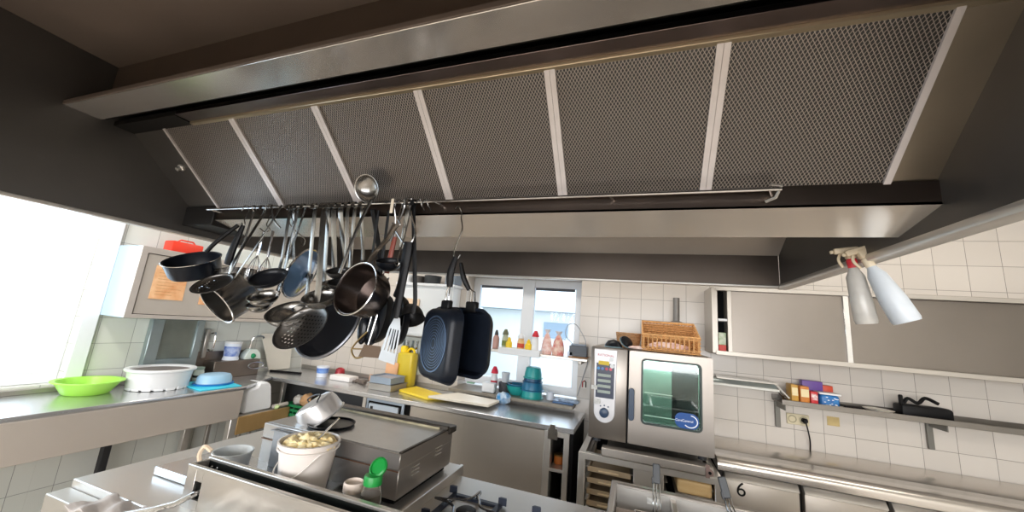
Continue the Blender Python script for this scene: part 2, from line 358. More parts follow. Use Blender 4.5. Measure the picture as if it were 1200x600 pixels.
# ------------------------------------------------------------------ back counter
bc = thing('back_counter', 'long stainless steel work counter with sliding doors under the back window', 'counter', (-2.1, 3.45, 0))
B().prism([(-3.75, 3.1), (-.45, 3.1), (-.45, 3.79), (-4.14, 3.79), (-4.14, 3.1)], .862, .90, bv=.004).done('worktop', steelx, bc)
B().box(-4.1, -1.87, 3.775, 3.79, .90, .945, .003).done('backsplash', steeld, bc)
# drawer section
B().box(-2.50, -2.06, 3.14, 3.75, .12, .86, .003).done('drawer_cabinet', mat('bluish steel', '#a9b6c6', .4, .85, .1, 4), bc)
d = B().box(-2.455, -2.11, 3.118, 3.14, .60, .815, .006).done('drawer', mat('bluish steel drawer', '#c8d4e2', .42, .5, .06, 4), bc)
B().box(-2.47, -2.095, 3.133, 3.142, .585, .83, 0).done('drawer_gap', black, d)
B().box(-2.43, -2.40, 3.112, 3.12, .765, .79, .002).done('drawer_lock', rub, d)
d = B().box(-2.455, -2.11, 3.118, 3.14, .14, .56, .006).done('drawer', mat('bluish steel drawer'), bc)
B().box(-2.06, -2.0, 3.16, 3.75, .12, .86, 0).done('side_gap', black, bc)
B().box(-2.00, -.665, 3.16, 3.75, .10, .86, .002).done('carcass', steeld, bc)
B().box(-1.985, -1.40, 3.125, 3.145, .12, .855, .003).done('sliding_door', steelw, bc)
B().box(-1.42, -.69, 3.108, 3.128, .12, .855, .003).done('sliding_door', steelw, bc)
fr = B().box(-.69, -.635, 3.105, 3.2, .1, .862, .004).box(-.53, -.485, 3.105, 3.2, .1, .862, .004).box(-.64, -.53, 3.105, 3.2, .82, .862, .003)
fr.box(-.69, -.665, 3.2, 3.75, .1, .86, .002).box(-.64, -.53, 3.11, 3.75, .56, .585, .003).box(-.66, -.5, 3.12, 3.75, .1, .13, .002)
fr.done('open_niche_frame', steel, bc)
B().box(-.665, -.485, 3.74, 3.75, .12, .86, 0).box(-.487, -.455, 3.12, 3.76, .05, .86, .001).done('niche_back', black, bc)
B().box(-2.54, -2.50, 3.13, 3.17, 0, .862, .003).done('leg', steel, bc)
B().box(-3.72, -3.68, 3.2, 3.24, 0, .862, .003).done('leg', steel, bc)
B().box(-3.9, -2.54, 3.4, 3.42, .1, .86, 0).done('dark_back_panel', mat('dark shelf steel', '#4d4f52', .6, .5), bc)
B().box(-3.75, -2.54, 3.14, 3.4, .50, .525, .003).done('lower_shelf', steeld, bc)
B().box(-.66, -.58, 3.095, 3.103, .80, .885, .002).box(-.645, -.60, 3.088, 3.105, .835, .915, .002).done('clamp', chrome, bc)
for x in (-2.45, -.7, -.5):
    B().box(x-.02, x+.02, 3.16, 3.2, 0, .1, .003).done('foot', rub, bc)
t = thing('orange_tin', 'small orange tin in the open niche of the back counter', 'tin', (-.585, 3.3, .585))
B().lathe([(0, 0), (.04, 0), (.042, .04), (.042, .06), (0, .06)], (-.585, 3.25, .586), 20).done('body', mat('orange print', '#c8702e', .5), t)
B().lathe([(0, 0), (.043, 0), (.043, .012), (0, .014)], (-.585, 3.25, .646), 20).done('lid', mat('dull brass', '#8a6a3a', .4, .7), t)

# cutting boards
tag(B().prism([(-2.31, 3.38), (-1.87, 3.22), (-1.72, 3.42), (-2.28, 3.66)], .901, .925, bv=.004).done('cutting_board', mat('yellow plastic board', '#f2d23c', .45, noise=.06)), 'yellow plastic cutting board on the back counter', 'cutting board')
tag(B().prism([(-1.865, 3.212), (-1.25, 3.24), (-1.24, 3.50), (-1.72, 3.56)], .926, .948, bv=.004).done('cutting_board', mat('cream plastic board', '#efe6d6', .45, noise=.04)), 'cream white cutting board beside the yellow one on the back counter', 'cutting board')

# GN containers stacked by the yellow bottle
cp = mat('clear polycarbonate', '#d9dde0', .12, trans=.75, ior=1.2)
def gn(x0, x1, y0, y1, z0, z1, name, label, m, food=None, group=None, M=None):
    t = thing(name, label, 'food container', ((x0+x1)/2, (y0+y1)/2, z0), group)
    b = B(); th = .004
    b.box(x0, x1, y0, y0+th, z0, z1, 0).box(x0, x1, y1-th, y1, z0, z1, 0).box(x0, x0+th, y0, y1, z0, z1, 0).box(x1-th, x1, y0, y1, z0, z1, 0).box(x0, x1, y0, y1, z0, z0+th, 0)
    b.done('body', m, t)
    r = B(); k = .012
    r.box(x0-k, x1+k, y0-k, y0+.002, z1-.004, z1, .001).box(x0-k, x1+k, y1-.002, y1+k, z1-.004, z1, .001).box(x0-k, x0+.002, y0, y1, z1-.004, z1, .001).box(x1-.002, x1+k, y0, y1, z1-.004, z1, .001)
    r.done('rim', m, t)
    if food: B().box(x0+.006, x1-.006, y0+.006, y1-.006, z0+.006, z0+(z1-z0)*.8, .003).done('filling', food, t)
    return t
gn(-2.62, -2.34, 3.28, 3.55, .902, .965, 'gastronorm_container', 'lower shallow metal food container of the stack by the yellow bottle', steeld, mat('pale food', '#c9b98c', .7, noise=.2))
gn(-2.62, -2.36, 3.29, 3.53, .967, 1.035, 'gastronorm_container', 'upper shallow metal food container, topmost of the stack by the yellow bottle', mat('bluish steel'), mat('grey lid film', '#9a9fae', .4))
t = thing('oil_canister', 'yellow oil canister with a yellow cap behind the metal containers', 'canister', (-2.44, 3.66, .90))
B().box(-2.55, -2.34, 3.60, 3.73, .901, 1.27, .03, seg=3).done('body', mat('yellow translucent oil', '#e8cf3c', .3, trans=.25), t)
B().lathe([(0, 0), (.045, 0), (.045, .05), (.03, .07), (0, .07)], (-2.5, 3.665, 1.27), 16).done('cap', mat('bright yellow cap', '#f4d020', .4), t)
B().tube(arc((-2.41, 3.665, 1.27), .045, 0, pi, 8), .013, 8).done('handle', mat('bright yellow cap'), t)
tag(B().box(-2.66, -2.50, 3.57, 3.60, .96, 1.15, .01).done('snack_bag', mat('peach paper', '#e8b48a', .7, noise=.2)), 'peach coloured packet standing behind the metal containers', 'packet')
# knife rack / drainer on the wall
t = thing('knife_rack', 'pale wall mounted rack of knives and whisks behind the yellow canister', 'knife rack', (-2.43, 3.72, 1.05))
B().box(-2.62, -2.24, 3.74, 3.79, 1.03, 1.44, .006).done('back_plate', mat('pale rack', '#bfc4c2', .5, noise=.15), t)
for i in range(6):
    x = -2.58+i*.06
    B().box(x, x+.025, 3.72, 3.738, 1.12, 1.40, .004).done('blade', chrome if i % 2 else mat('dull blade', '#8e9aa0', .3, 1), t)
# wall cupboard white with shelf above
t = thing('wall_cabinet', 'white hanging wall cabinet left of the back window', 'wall cabinet', (-2.2, 3.62, 1.46))
B().box(-2.66, -1.93, 3.60, 3.79, 1.465, 2.045, .004).done('body', mat('cool white laminate', '#dfe4e8', .4), t)
B().box(-2.64, -1.95, 3.588, 3.60, 1.485, 2.0, .003).done('door', mat('cool white laminate'), t)
B().box(-2.68, -1.91, 3.575, 3.79, 2.03, 2.06, .004).done('top_shelf', whitew, t)
tag(B().box(-2.575, -2.33, 3.565, 3.586, 1.565, 1.875, .02, seg=3).done('chopping_board', mat('beech wood', '#e8cdb0', .55, noise=.1, nscale=4, stretch=(1, 1, 8))), 'pale wooden board with rounded corners hung on the white cabinet', 'chopping board')
for i, (x, c, wd, hh, lb, cat_) in enumerate([(-2.58, '#dfe3e6', .09, .10, 'small white tub on the shelf left of the window', 'tub'), (-2.44, '#4b4846', .16, .085, 'dark low roasting pan on the shelf left of the window', 'pan'), (-2.25, '#35383c', .2, .095, 'black deep pan on the shelf left of the window', 'pan')]):
    tag(B().lathe([(0, 0), (wd/2*.9, 0), (wd/2, hh), (wd/2-.008, hh), (wd/2*.85, .01), (0, .01)], (x, 3.67, 2.061), 24).done('shelf_pot', mat('pot %d' % i, c, .4)), lb, cat_)
t = thing('radio', 'grey blue box with a dial on the shelf beside the window', 'device', (-1.9, 3.68, 2.06))
B().box(-2.05, -1.915, 3.6, 3.76, 2.061, 2.18, .006).done('case', mat('grey blue plastic', '#7d8a98', .5), t)
B().lathe([(0, 0), (.025, 0), (.022, .012), (0, .012)], M=Matrix.Translation((-1.97, 3.6, 2.12)) @ orient((0, -1, 0)), n=16).done('dial', blackm, t)

# ------------------------------------------------------------------ things on window shelf
t = thing('window_shelf', 'narrow steel shelf across the back window carrying bottles', 'shelf', (-.95, 3.65, 1.41))
B().box(-1.55, -.42, 3.52, 3.78, 1.395, 1.42, .004).done('board', steel, t)
for x in (-.5, -1.84): B().box(x-.015, x+.015, 3.6, 3.82, 1.36, 1.395, .003).done('bracket', steeld, t)
tr = thing('bottle_tray', 'long white plastic tray holding bottles on the window shelf', 'tray', (-1.08, 3.6, 1.42))
B().box(-1.30, -.87, 3.50, 3.68, 1.421, 1.426, .001).box(-1.30, -.87, 3.49, 3.502, 1.385, 1.452, .003).box(-1.30, -1.292, 3.5, 3.68, 1.421, 1.45, .001).box(-.878, -.87, 3.5, 3.68, 1.421, 1.45, .001).box(-1.3, -.87, 3.675, 3.68, 1.421, 1.45, .001).done('body', white, tr)
def bottle(x, y, z, r, h, col, label, cap=None, neck=.35, name='sauce_bottle', cat='bottle', m=None, band=None):
    t = thing(name, label, cat, (x, y, z))
    hb = h*.72
    B().lathe([(0, 0), (r*.95, 0), (r, .01), (r, hb*.75), (r*.8, hb*.9), (r*neck, hb), (0, hb)], (x, y, z), 18).done('body', m or mat('bottle '+col, col, .3, noise=.08), t)
    if band: B().lathe([(r+.0008, hb*.25), (r+.0008, hb*.6)], (x, y, z), 18).done('paper_label', mat('label '+band, band, .6, noise=.35, nscale=40), t)
    B().lathe([(0, 0), (r*neck*1.25, 0), (r*neck*1.1, (h-hb)*.4), (r*neck*.5, h-hb), (0, h-hb)], (x, y, z+hb), 14).done('cap', mat('cap '+(cap or col), cap or col, .4), t)
    return t
Z0 = 1.427
bottle(-1.27, 3.6, Z0, .033, .2, '#b9c0a8', 'clear jar with olive green contents, leftmost in the window tray', '#6c6f55', .8, 'spice_jar', 'jar', band='#7f8b45')
bottle(-1.215, 3.57, Z0, .033, .125, '#f0cf35', 'short round yellow bottle beside the olive jar', '#e9c428', .5)
bottle(-1.10, 3.6, Z0, .036, .17, '#e8c08a', 'jar with a red and orange wrapper in the window tray', '#d9dcdf', .85, 'spice_jar', 'jar', band='#d8553a')
bottle(-1.01, 3.57, Z0, .034, .12, '#f2cc30', 'short round yellow bottle beside the squeeze bottle', '#e9c428', .5)
bottle(-.945, 3.58, Z0, .036, .21, '#eef0f2', 'white squeeze bottle with a red pointed cap', '#c8303c', .8, 'squeeze_bottle')
def bag(x, y, z, w_, h, m, label):
    t = thing('spice_bag', label, 'bag', (x, y, z))
    g = bmesh.new(); b = B(); 
    b.lathe([(0, 0), (w_*.5, .0), (w_*.55, h*.25), (w_*.42, h*.55), (w_*.22, h*.78), (w_*.12, h*.84)], (x, y, z), 14, sy=.6).done('body', m, t)
    B().lathe([(w_*.12, h*.84), (w_*.32, h), (w_*.28, h)], (x, y, z), 10, sy=.5).done('tied_neck', mat('cellophane', '#e6dcdc', .2), t)
    return t
bag(-.835, 3.62, 1.421, .10, .24, mat('bag pinkish', '#d99b8e', .35, noise=.3, nscale=30, col2='#f0dfd8'), 'tall tied clear bag of pinkish spice right of the squeeze bottle')
bag(-.72, 3.62, 1.421, .115, .23, mat('bag redwhite', '#c23a3a', .35, nscale=22, col2='#eadcc8'), 'tied bag with red and cream contents, second right of the squeeze bottle')
tag(B().box(-.62, -.57, 3.58, 3.66, 1.421, 1.47, .004).done('paper_box', mat('pale blue box', '#c7d3e6', .6)), 'small pale blue box lying left of the grey radio on the window shelf', 'box')
t = thing('small_radio', 'dark grey table radio with a bent wire aerial at the end of the window shelf', 'radio', (-.51, 3.64, 1.42))
B().box(-.605, -.435, 3.58, 3.70, 1.43, 1.53, .006).done('case', mat('dark grey case', '#53585f', .45), t)
B().box(-.59, -.45, 3.59, 3.69, 1.53, 1.548, .004).done('top', mat('mid grey top', '#7d8794', .4), t)
B().box(-.61, -.43, 3.57, 3.71, 1.421, 1.43, .002).done('base', mat('wood brown', '#9a6f45', .6), t)
B().tube(smoothpath([(-.58, 3.65, 1.54), (-.66, 3.66, 1.62), (-.64, 3.66, 1.72), (-.56, 3.66, 1.73), (-.47, 3.66, 1.60), (-.46, 3.66, 1.54)], 5), .0035, 6).done('aerial', mat('grey wire', '#8b8f96', .4), t)
B().tube(smoothpath([(-.46, 3.70, 1.46), (-.44, 3.75, 1.40), (-.48, 3.77, 1.25), (-.53, 3.76, 1.05)], 5), .0035, 6).done('cable', mat('grey wire'), t)
bottle(-1.385, 3.64, 1.421, .035, .19, '#b98f85', 'brownish bottle at the left end of the window shelf beside the grill pans', '#444444', .5)

# things on the sill
def bowl_mesh(x, y, z, r, h, t_=.004, k=.6):
    return B().lathe([(0, 0), (r*k, 0), (r*.85, h*.45), (r, h), (r+.006, h), (r+.006, h-.005), (r-t_, h-.006), (r*.85-t_, h*.45), (r*k-t_, t_), (0, t_)], (x, y, z), 28)
teal = ['#2fa7a5', '#1d6f8a', '#2bb0ab', '#1c5c80', '#34b0a8', '#23a0a0']
zz = .973
B0 = [(.112, '#2ba39f', .11), (.118, '#1f6f93', .10), (.1, '#33aea9', .1), (.098, '#1b4f74', .1), (.094, '#2b9f9f', .11)]
for i in range(5):
    r, c, h = B0[i]; z = zz+[0, .07, .105, .15, .19][i]
    o = B().lathe([(0, h+.0), (r*.62, h), (r*.78, h*.93), (r*.9, h*.45), (r*.94, .012), (r*1.06, .008), (r*1.06, 0), (r-.01, 0), (r*.84, h*.45), (r*.6, h*.85), (0, h*.9)], (-.985, 3.74, z), 28).done('bowl', mat('bowl '+c, c, .35))
    tag(o, ['teal plastic bowl, bottom of the upturned stack on the window sill', 'dark blue plastic bowl, second from the bottom of the upturned stack', 'light teal plastic bowl in the middle of the upturned stack', 'navy plastic bowl, second from the top of the upturned stack', 'teal plastic bowl, topmost of the upturned stack'][i], 'bowl', 'stacked bowls on the window sill')
tag(bowl_mesh(-1.16, 3.78, .974, .11, .09).done('bowl', mat('bowl #2ba39f')), 'teal plastic bowl standing upright left of the stack of bowls', 'bowl')
tag(bowl_mesh(-1.16, 3.78, 1.0, .10, .08).done('bowl', mat('bowl #1f6f93')), 'dark teal bowl nested inside the upright teal bowl', 'bowl')
bottle(-1.42, 3.78, .974, .035, .25, '#e3e3e6', 'white bottle with a red top on the window sill', '#d22f45', .9, band='#d22f45')
tag(B().lathe([(0, 0), (.035, 0), (.045, .1), (.04, .1), (.03, .01), (0, .01)], (-1.3, 3.8, 1.075), 18).done('white_cup', mat('greyish white', '#c7ccd2', .4)), 'grey white cup standing on a pot on the sill', 'cup')
tag(B().lathe([(0, 0), (.06, 0), (.07, .1), (.064, .1), (.055, .01), (0, .01)], (-1.3, 3.8, .974), 20).done('sill_pot', mat('dark pot', '#4a4a50', .4)), 'dark small pot under the grey white cup on the sill', 'pot')
tag(B().box(-1.50, -1.36, 3.64, 3.72, .974, 1.07, .012, seg=2).done('white_box', white), 'white plastic box on the sill behind the grill pans', 'box')
tag(B().blob((-1.235, 3.60, .955), .075, (1, .8, .75), .12, 3, 3).done('cloth_bundle', mat('blue and white cloth', '#2f86bf', .6, nscale=14, col2='#dfe8f0')), 'crumpled blue and white bag at the end of the cream board', 'bag')
tag(B().lathe([(0, 0), (.035, 0), (.04, .075), (.035, .075), (.03, .01), (0, .01)], (-.80, 3.76, .974), 18).done('white_cup', mat('mug white', '#e6eaf2', .3)), 'small white cup right of the stack of teal bowls', 'cup')
for i in range(5):
    x = -.72+i*.045
    tag(B().blob((x, 3.72+.02*(i % 2), .995), .035, (1.1, .8, .5), .25, 2, i+20).done('foil_scrap', mat('pale blue foil', '#c3d6ee', .3, noise=.3, nscale=20)), ['crumpled pale blue foil wrapper right of the small white cup', 'pale foil piece, second right of the small white cup', 'pale foil piece in the middle of the row on the sill', 'pale foil piece near the right end of the sill', 'pale foil piece at the right end of the sill'][i], 'wrapper', 'foil pieces on the window sill')
tag(B().box(-.75, -.55, 3.64, 3.70, .974, .985, .003).done('knife_sharpener', mat('navy plastic', '#4b6f9e', .4)), 'flat blue plastic strip lying on the right end of the sill', 'tool')
t = thing('wall_sticker', 'small sticker with a red and black mark on the tiles left of the oven', 'sticker', (-.475, 3.797, 1.16))
B().box(-.50, -.45, 3.797, 3.7995, 1.12, 1.2, 0).done('paper', mat('sticker paper', '#d8d3ca', .6), t)
B().tube([(-.49, 3.796, 1.13), (-.49, 3.796, 1.18), (-.47, 3.796, 1.195)], .006, 6).done('red_mark', mat('mark red', '#a8202a', .6), t)
B().tube([(-.47, 3.796, 1.195), (-.458, 3.796, 1.18), (-.458, 3.796, 1.13)], .005, 6).done('black_mark', blackm, t)

# ------------------------------------------------------------------ things left on back counter
t = thing('tub', 'white and blue lidded tub on the left end of the back counter', 'tub', (-3.44, 3.45, .90))
B().lathe([(0, 0), (.055, 0), (.065, .11), (0, .11)], (-3.44, 3.47, .901), 24).done('body', mat('tub white', '#dfe6f2', .35), t)
B().lathe([(.061, .045), (.0665, .1)], (-3.44, 3.47, .901), 24).done('label_band', mat('tub blue', '#1d5fc6', .4, nscale=25, col2='#8fb4ea'), t)
B().lathe([(0, .105), (.069, .105), (.069, .12), (0, .122)], (-3.44, 3.47, .901), 24).done('lid', mat('tub white'), t)
tag(B().lathe([(0, 0), (.05, 0), (.055, .06), (.045, .10), (.02, .115), (0, .115)], (-3.27, 3.56, .901), 20).done('red_jar', mat('red jar', '#b8303a', .4, nscale=20, col2='#7c2026')), 'red jar beside the white and blue tub', 'jar')
tag(B().box(-3.26, -2.98, 3.40, 3.55, .901, .955, .01, seg=2).done('napkin_pack', mat('soft white', '#ece8e6', .8)), 'white folded pack of napkins on the back counter', 'napkins')
tag(B().tube([(-2.96, 3.5, .915), (-2.78, 3.42, .92)], .022, 8).tube([(-2.98, 3.46, .912), (-2.8, 3.5, .935)], .01, 6).done('wire_brush', mat('brownish grey', '#7a6e66', .5, noise=.4, nscale=60)), 'dark small brush lying right of the napkins', 'brush')
tag(B().tube([(-4.05, 3.3, .912), (-3.7, 3.42, .912)], .012, 8).done('sharpening_steel', blackm), 'black rod lying in the corner of the back counter', 'rod')
tag(B().box(-2.90, -2.70, 3.62, 3.64, .905, .98, .004).done('spice_packet', mat('peach paper')), 'low peach packet leaning by the wall behind the brush', 'packet')

# ------------------------------------------------------------------ right wall cupboard
rc = thing('wall_cupboard', 'stainless steel wall cupboard with two sliding doors over the cooled counter', 'wall cupboard', (1.5, 3.6, 1.6))
cz0, cz1 = 1.60, 2.12
b = B().box(.60, .645, 3.45, 3.79, cz0-.01, cz1+.02, .003).box(.625, 2.9, 3.45, 3.79, cz1, cz1+.02, .002).box(.625, 2.9, 3.45, 3.79, cz0-.02, cz0+.0, .003).box(2.87, 2.9, 3.45, 3.79, cz0, cz1, .002).box(.66, 2.87, 3.77, 3.79, cz0, cz1, 0)
b.box(.718, .75, 3.46, 3.77, cz0, cz1, .002).done('carcass', mat('light cupboard steel', '#bcb6ae', .4, .6, .06, 3), rc)
B().box(.65, .72, 3.47, 3.77, 1.855, 1.875, .002).done('inner_shelf', white, rc)
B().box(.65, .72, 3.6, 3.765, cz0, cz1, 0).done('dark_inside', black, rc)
B().box(.735, 1.53, 3.468, 3.482, cz0+.01, cz1-.01, .002).done('sliding_door', mat('cupboard door steel', '#88817a', .34, .9, .1, 2), rc)
B().box(1.50, 1.535, 3.455, 3.467, cz0+.01, cz1-.01, .002).done('door_edge', chrome, rc)
B().box(1.52, 2.86, 3.486, 3.50, cz0+.01, cz1-.01, .002).done('sliding_door', mat('cupboard door steel'), rc)
B().box(.625, 2.9, 3.445, 3.46, cz0-.022, cz0+.012, .003).box(.625, 2.9, 3.445, 3.46, cz1-.012, cz1+.022, .003).done('door_track', mat('light cupboard steel'), rc)
t = thing('food_pack', 'white, green and red packet in the open slot of the steel cupboard', 'packet', (.68, 3.5, 1.6))
B().box(.655, .71, 3.49, 3.57, 1.602, 1.66, .002).done('red_base', mat('pack red', '#c9463e', .5), t)
B().box(.655, .71, 3.49, 3.57, 1.66, 1.76, .002).done('upper', mat('pack white green', '#e4e4da', .5, nscale=25, col2='#7da564'), t)

# wall shelf right
sh = thing('wall_shelf', 'narrow steel wall shelf under the cupboard carrying packets and a blue tub', 'shelf', (1.6, 3.68, 1.25))
B().box(1.10, 2.9, 3.56, 3.79, 1.243, 1.248, .001).box(1.10, 2.9, 3.553, 3.56, 1.238, 1.278, .002).box(1.10, 2.9, 3.783, 3.79, 1.243, 1.29, .001).done('board', mat('shelf grey steel', '#8c8781', .38, .9, .12), sh)
for x in (1.135, 2.1): B().box(x-.018, x+.018, 3.775, 3.793, 1.03, 1.25, .002).box(x-.004, x+.004, 3.6, 3.78, 1.19, 1.243, .001).done('bracket', mat('bracket grey', '#77756f', .5, .4), sh)
t = thing('long_steel_tray', 'long pale steel channel jutting along the wall from behind the oven to the shelf', 'tray', (.86, 3.6, 1.34))
B().prism([(3.62, 1.375), (3.60, 1.335), (3.70, 1.32), (3.76, 1.33), (3.76, 1.38)], .56, 1.09, 'x', bv=.002).done('channel', mat('pale steel tray', '#a9b2b0', .35, .7, .08), t)
B().box(.56, 1.10, 3.59, 3.605, 1.325, 1.345, .003).done('lip', mat('pale lip', '#dcdcd6', .4), t)
for i in range(3): B().box(.56+.1, 1.10-.02*i, 3.62+.035*i, 3.628+.035*i, 1.378, 1.392+.004*i, .001).done('edge_strip', steeld, t)
for i in range(3):
    tag(B().prism([(1.06+.01*i, 1.385-.004*i), (1.095+.008*i, 1.375-.01*i), (1.17, 1.29-.012*i), (1.162, 1.283-.012*i), (1.09+.008*i, 1.365-.01*i)], 3.60+.06*i, 3.62+.06*i, 'y').done('baking_tin_lid', chrome), ['bright flat lid leaning against the packets, nearest the front', 'flat lid leaning against the packets, middle one', 'flat lid leaning against the packets, nearest the wall'][i], 'lid', 'lids leaning on the wall shelf')
def pack(x0, x1, y0, y1, h, m, label, strip=None, name='food_packet', z=1.249):
    t = thing(name, label, 'packet', ((x0+x1)/2, (y0+y1)/2, z))
    B().box(x0, x1, y0, y1, z, z+h, .006, seg=2).done('carton', m, t)
    if strip: B().box(x0+.004, x1-.004, y0-.0012, y0, z+h*.45, z+h*.85, 0).done('print', strip, t)
    return t
pack(1.175, 1.222, 3.58, 3.70, .15, mat('pk amber', '#d9a548', .4, noise=.25, nscale=40), 'amber packet, leftmost on the wall shelf', mat('pk cream', '#eddcae', .5))
pack(1.232, 1.292, 3.575, 3.69, .145, mat('pk orange', '#dd8a3c', .4, noise=.2, nscale=40), 'orange packet second from the left on the wall shelf', mat('pk cream'))
pack(1.297, 1.345, 3.57, 3.67, .115, mat('pk red', '#c92f35', .4), 'short red packet with white print on the wall shelf', mat('pk white', '#f0e9e6', .5, nscale=50, col2='#c92f35'))
pack(1.29, 1.43, 3.70, 3.76, .185, mat('pk purple', '#6a4a9a', .4), 'purple packet behind the red one on the wall shelf')
pack(1.43, 1.50, 3.71, 3.76, .16, mat('pk orange red', '#cf4a2e', .4), 'orange red packet behind the blue tub')
t = thing('salt_tub', 'blue and white printed tub with a white lid on the wall shelf', 'tub', (1.42, 3.63, 1.249))
B().box(1.36, 1.485, 3.575, 3.68, 1.249, 1.35, .02, seg=3).done('body', mat('tub print blue', '#1f62a8', .35, nscale=28, col2='#3b86c6'), t)
B().box(1.352, 1.493, 3.567, 3.688, 1.35, 1.365, .006, seg=2).done('lid', mat('tub lid white', '#efefef', .35), t)
rd = random.Random(4)
pr = B()
for i in range(14):
    x = 1.375+.095*rd.random(); z = 1.265+.07*rd.random(); pr.box(x, x+.012, 3.5735, 3.5755, z, z+.006, 0)
pr.done('white_print', mat('tub lid white'), t)
tag(B().lathe([(0, 0), (.06, 0), (.075, .012), (.07, .014), (.055, .004), (0, .004)], (1.60, 3.66, 1.25), 28, sx=1.4).done('plate', mat('pale plate', '#b9b5ae', .4)), 'flat pale dish right of the blue tub on the wall shelf', 'dish')
tag(B().lathe([(0, 0), (.04, 0), (.09, .035), (.085, .037), (.038, .004), (0, .004)], (1.74, 3.64, 1.25), 28).done('bowl', mat('cream bowl', '#ddd8cc', .4)), 'small cream bowl on the wall shelf', 'bowl')
tag(B().box(1.56, 2.0, 3.70, 3.775, 1.25, 1.275, .004).done('baking_tray', mat('dark tray', '#241f1e', .5)), 'dark flat baking tray at the back of the wall shelf', 'baking tray')
t = thing('black_appliance', 'black hand blender and parts heaped at the right end of the wall shelf', 'appliance', (1.95, 3.66, 1.25))
B().box(1.86, 2.15, 3.60, 3.72, 1.249, 1.345, .02, seg=2).box(1.86, 1.885, 3.62, 3.64, 1.33, 1.41, .006).done('body', blackm, t)
B().tube(smoothpath([(1.9, 3.66, 1.345), (1.93, 3.66, 1.385), (1.98, 3.65, 1.36), (2.03, 3.66, 1.4), (2.1, 3.66, 1.37)], 5), .012, 8).done('handle', blackm, t)
B().box(1.76, 1.86, 3.58, 3.68, 1.249, 1.262, .004).done('flat_blade', rub, t)
t = thing('wall_socket', 'double cream wall socket under the wall shelf with one black plug', 'socket', (1.27, 3.79, 1.11))
B().box(1.20, 1.355, 3.787, 3.799, 1.065, 1.15, .004).done('plate', mat('socket cream', '#cfc4a6', .5), t)
for x in (1.238, 1.316): B().lathe([(.0, -.004), (.02, -.004), (.024, .002), (.030, .003)], M=Matrix.Translation((x, 3.787, 1.108)) @ orient((0, -1, 0)), n=20).done('outlet', mat('socket inner', '#a29a80', .5), t)
t = thing('power_plug', 'black plug and cable running down behind the cooled counter', 'plug', (1.316, 3.77, 1.108))
B().lathe([(0, 0), (.02, 0), (.02, .03), (.012, .04), (0, .04)], M=Matrix.Translation((1.316, 3.785, 1.108)) @ orient((0, -1, 0)), n=16).done('plug_body', blackm, t)
B().tube(smoothpath([(1.316, 3.75, 1.105), (1.325, 3.745, 1.05), (1.345, 3.77, .96), (1.35, 3.79, .88)], 6), .005, 8).done('cable', blackm, t)
tag(B().box(1.478, 1.56, 3.797, 3.8, 1.095, 1.165, .0005).done('yellowed_note', mat('yellowed note', '#c9b27c', .7, noise=.15, nscale=30)), 'faded yellow note stuck on the tiles under the wall shelf', 'note')

# ------------------------------------------------------------------ cooled counter right
cc = thing('refrigerated_counter', 'low stainless refrigerated counter with numbered doors at the right', 'refrigerated counter', (1.7, 3.45, 0))
WT = .882
prof = [(3.79, WT-.03), (3.79, WT), (3.36, WT), (3.355, WT-.003), (3.35, WT), (3.17, WT)]
for i in range(1, 9): a = pi/2*i/8; prof.append((3.17-.065*sin(a), WT-.045+.045*cos(a)))
prof += [(3.105, WT-.075), (3.16, WT-.075)]
B().prism(prof, .56, 2.6, 'x').done('worktop', mat('cooled worktop steel', '#d0cac3', .24, .85, .04, 2), cc)
B().box(.57, 2.59, 3.17, 3.78, .1, WT-.06, .002).done('body', mat('dark gap steel', '#2d2a28', .5, .6), cc)
dx = [(.605, 1.035), (1.062, 1.49), (1.516, 1.945), (1.97, 2.4)]
for i, (a, c) in enumerate(dx):
    d = B().box(a, c, 3.115, 3.17, .14, .752, .006, seg=2).done('door', steelw, cc)
    B().prism([(3.10, .752), (3.135, .795), (3.165, .795), (3.165, .752)], a, c, 'x', bv=.003).done('handle_strip', steel, d)
    if i == 0: text('6', .125, Matrix.Translation((.700, 3.1135, .70)) @ Matrix.Rotation(pi/2, 4, 'X'), 'number', blackm, d)
# ------------------------------------------------------------------ oven stand
st = thing('oven_stand', 'stainless open stand under the combi oven with tray slides', 'oven stand', (.09, 3.3, 0))
sx0, sx1, sy0, sy1, sz = -.385, .56, 2.93, 3.75, .80
fr = B()
for x in (sx0, sx1-.05):
    for y in (sy0, sy1-.05): fr.box(x, x+.05, y, y+.05, .0, sz, .003)
fr.box(.0, .20, sy0+.005, sy0+.03, .1, sz-.03, .002)
fr.box(sx0, sx1, sy0, sy0+.05, sz-.045, sz, .003).box(sx0, sx1, sy1-.05, sy1, sz-.045, sz, .003).box(sx0, sx0+.05, sy0, sy1, sz-.045, sz, .003).box(sx1-.05, sx1, sy0, sy1, sz-.045, sz, .003).box(sx0, sx1, sy0, sy1, .12, .15, .003)
fr.done('frame', steel, st)
B().box(-.22, .50, 2.905, 3.0, .81, .862, .004).box(-.2, .48, 2.95, 3.7, .80, .812, .001).done('drip_ledge', mat('drip ledge steel', '#b5afa8', .38, .9), st)
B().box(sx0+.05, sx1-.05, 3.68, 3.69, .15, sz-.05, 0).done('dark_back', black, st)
for side, (a, c) in enumerate(((-.33, -.325), (.0, .005), (.205, .21), (.505, .51))):
    pass
sl = B()
for k in range(7):
    z = .70-.075*k
    sl.box(-.335, -.31, 2.96, 3.66, z, z+.006, .001).box(-.025, .0, 2.96, 3.66, z, z+.006, .001).box(.2, .225, 2.96, 3.66, z, z+.006, .001).box(.485, .51, 2.96, 3.66, z, z+.006, .001)
sl.done('slides', steeld, st)
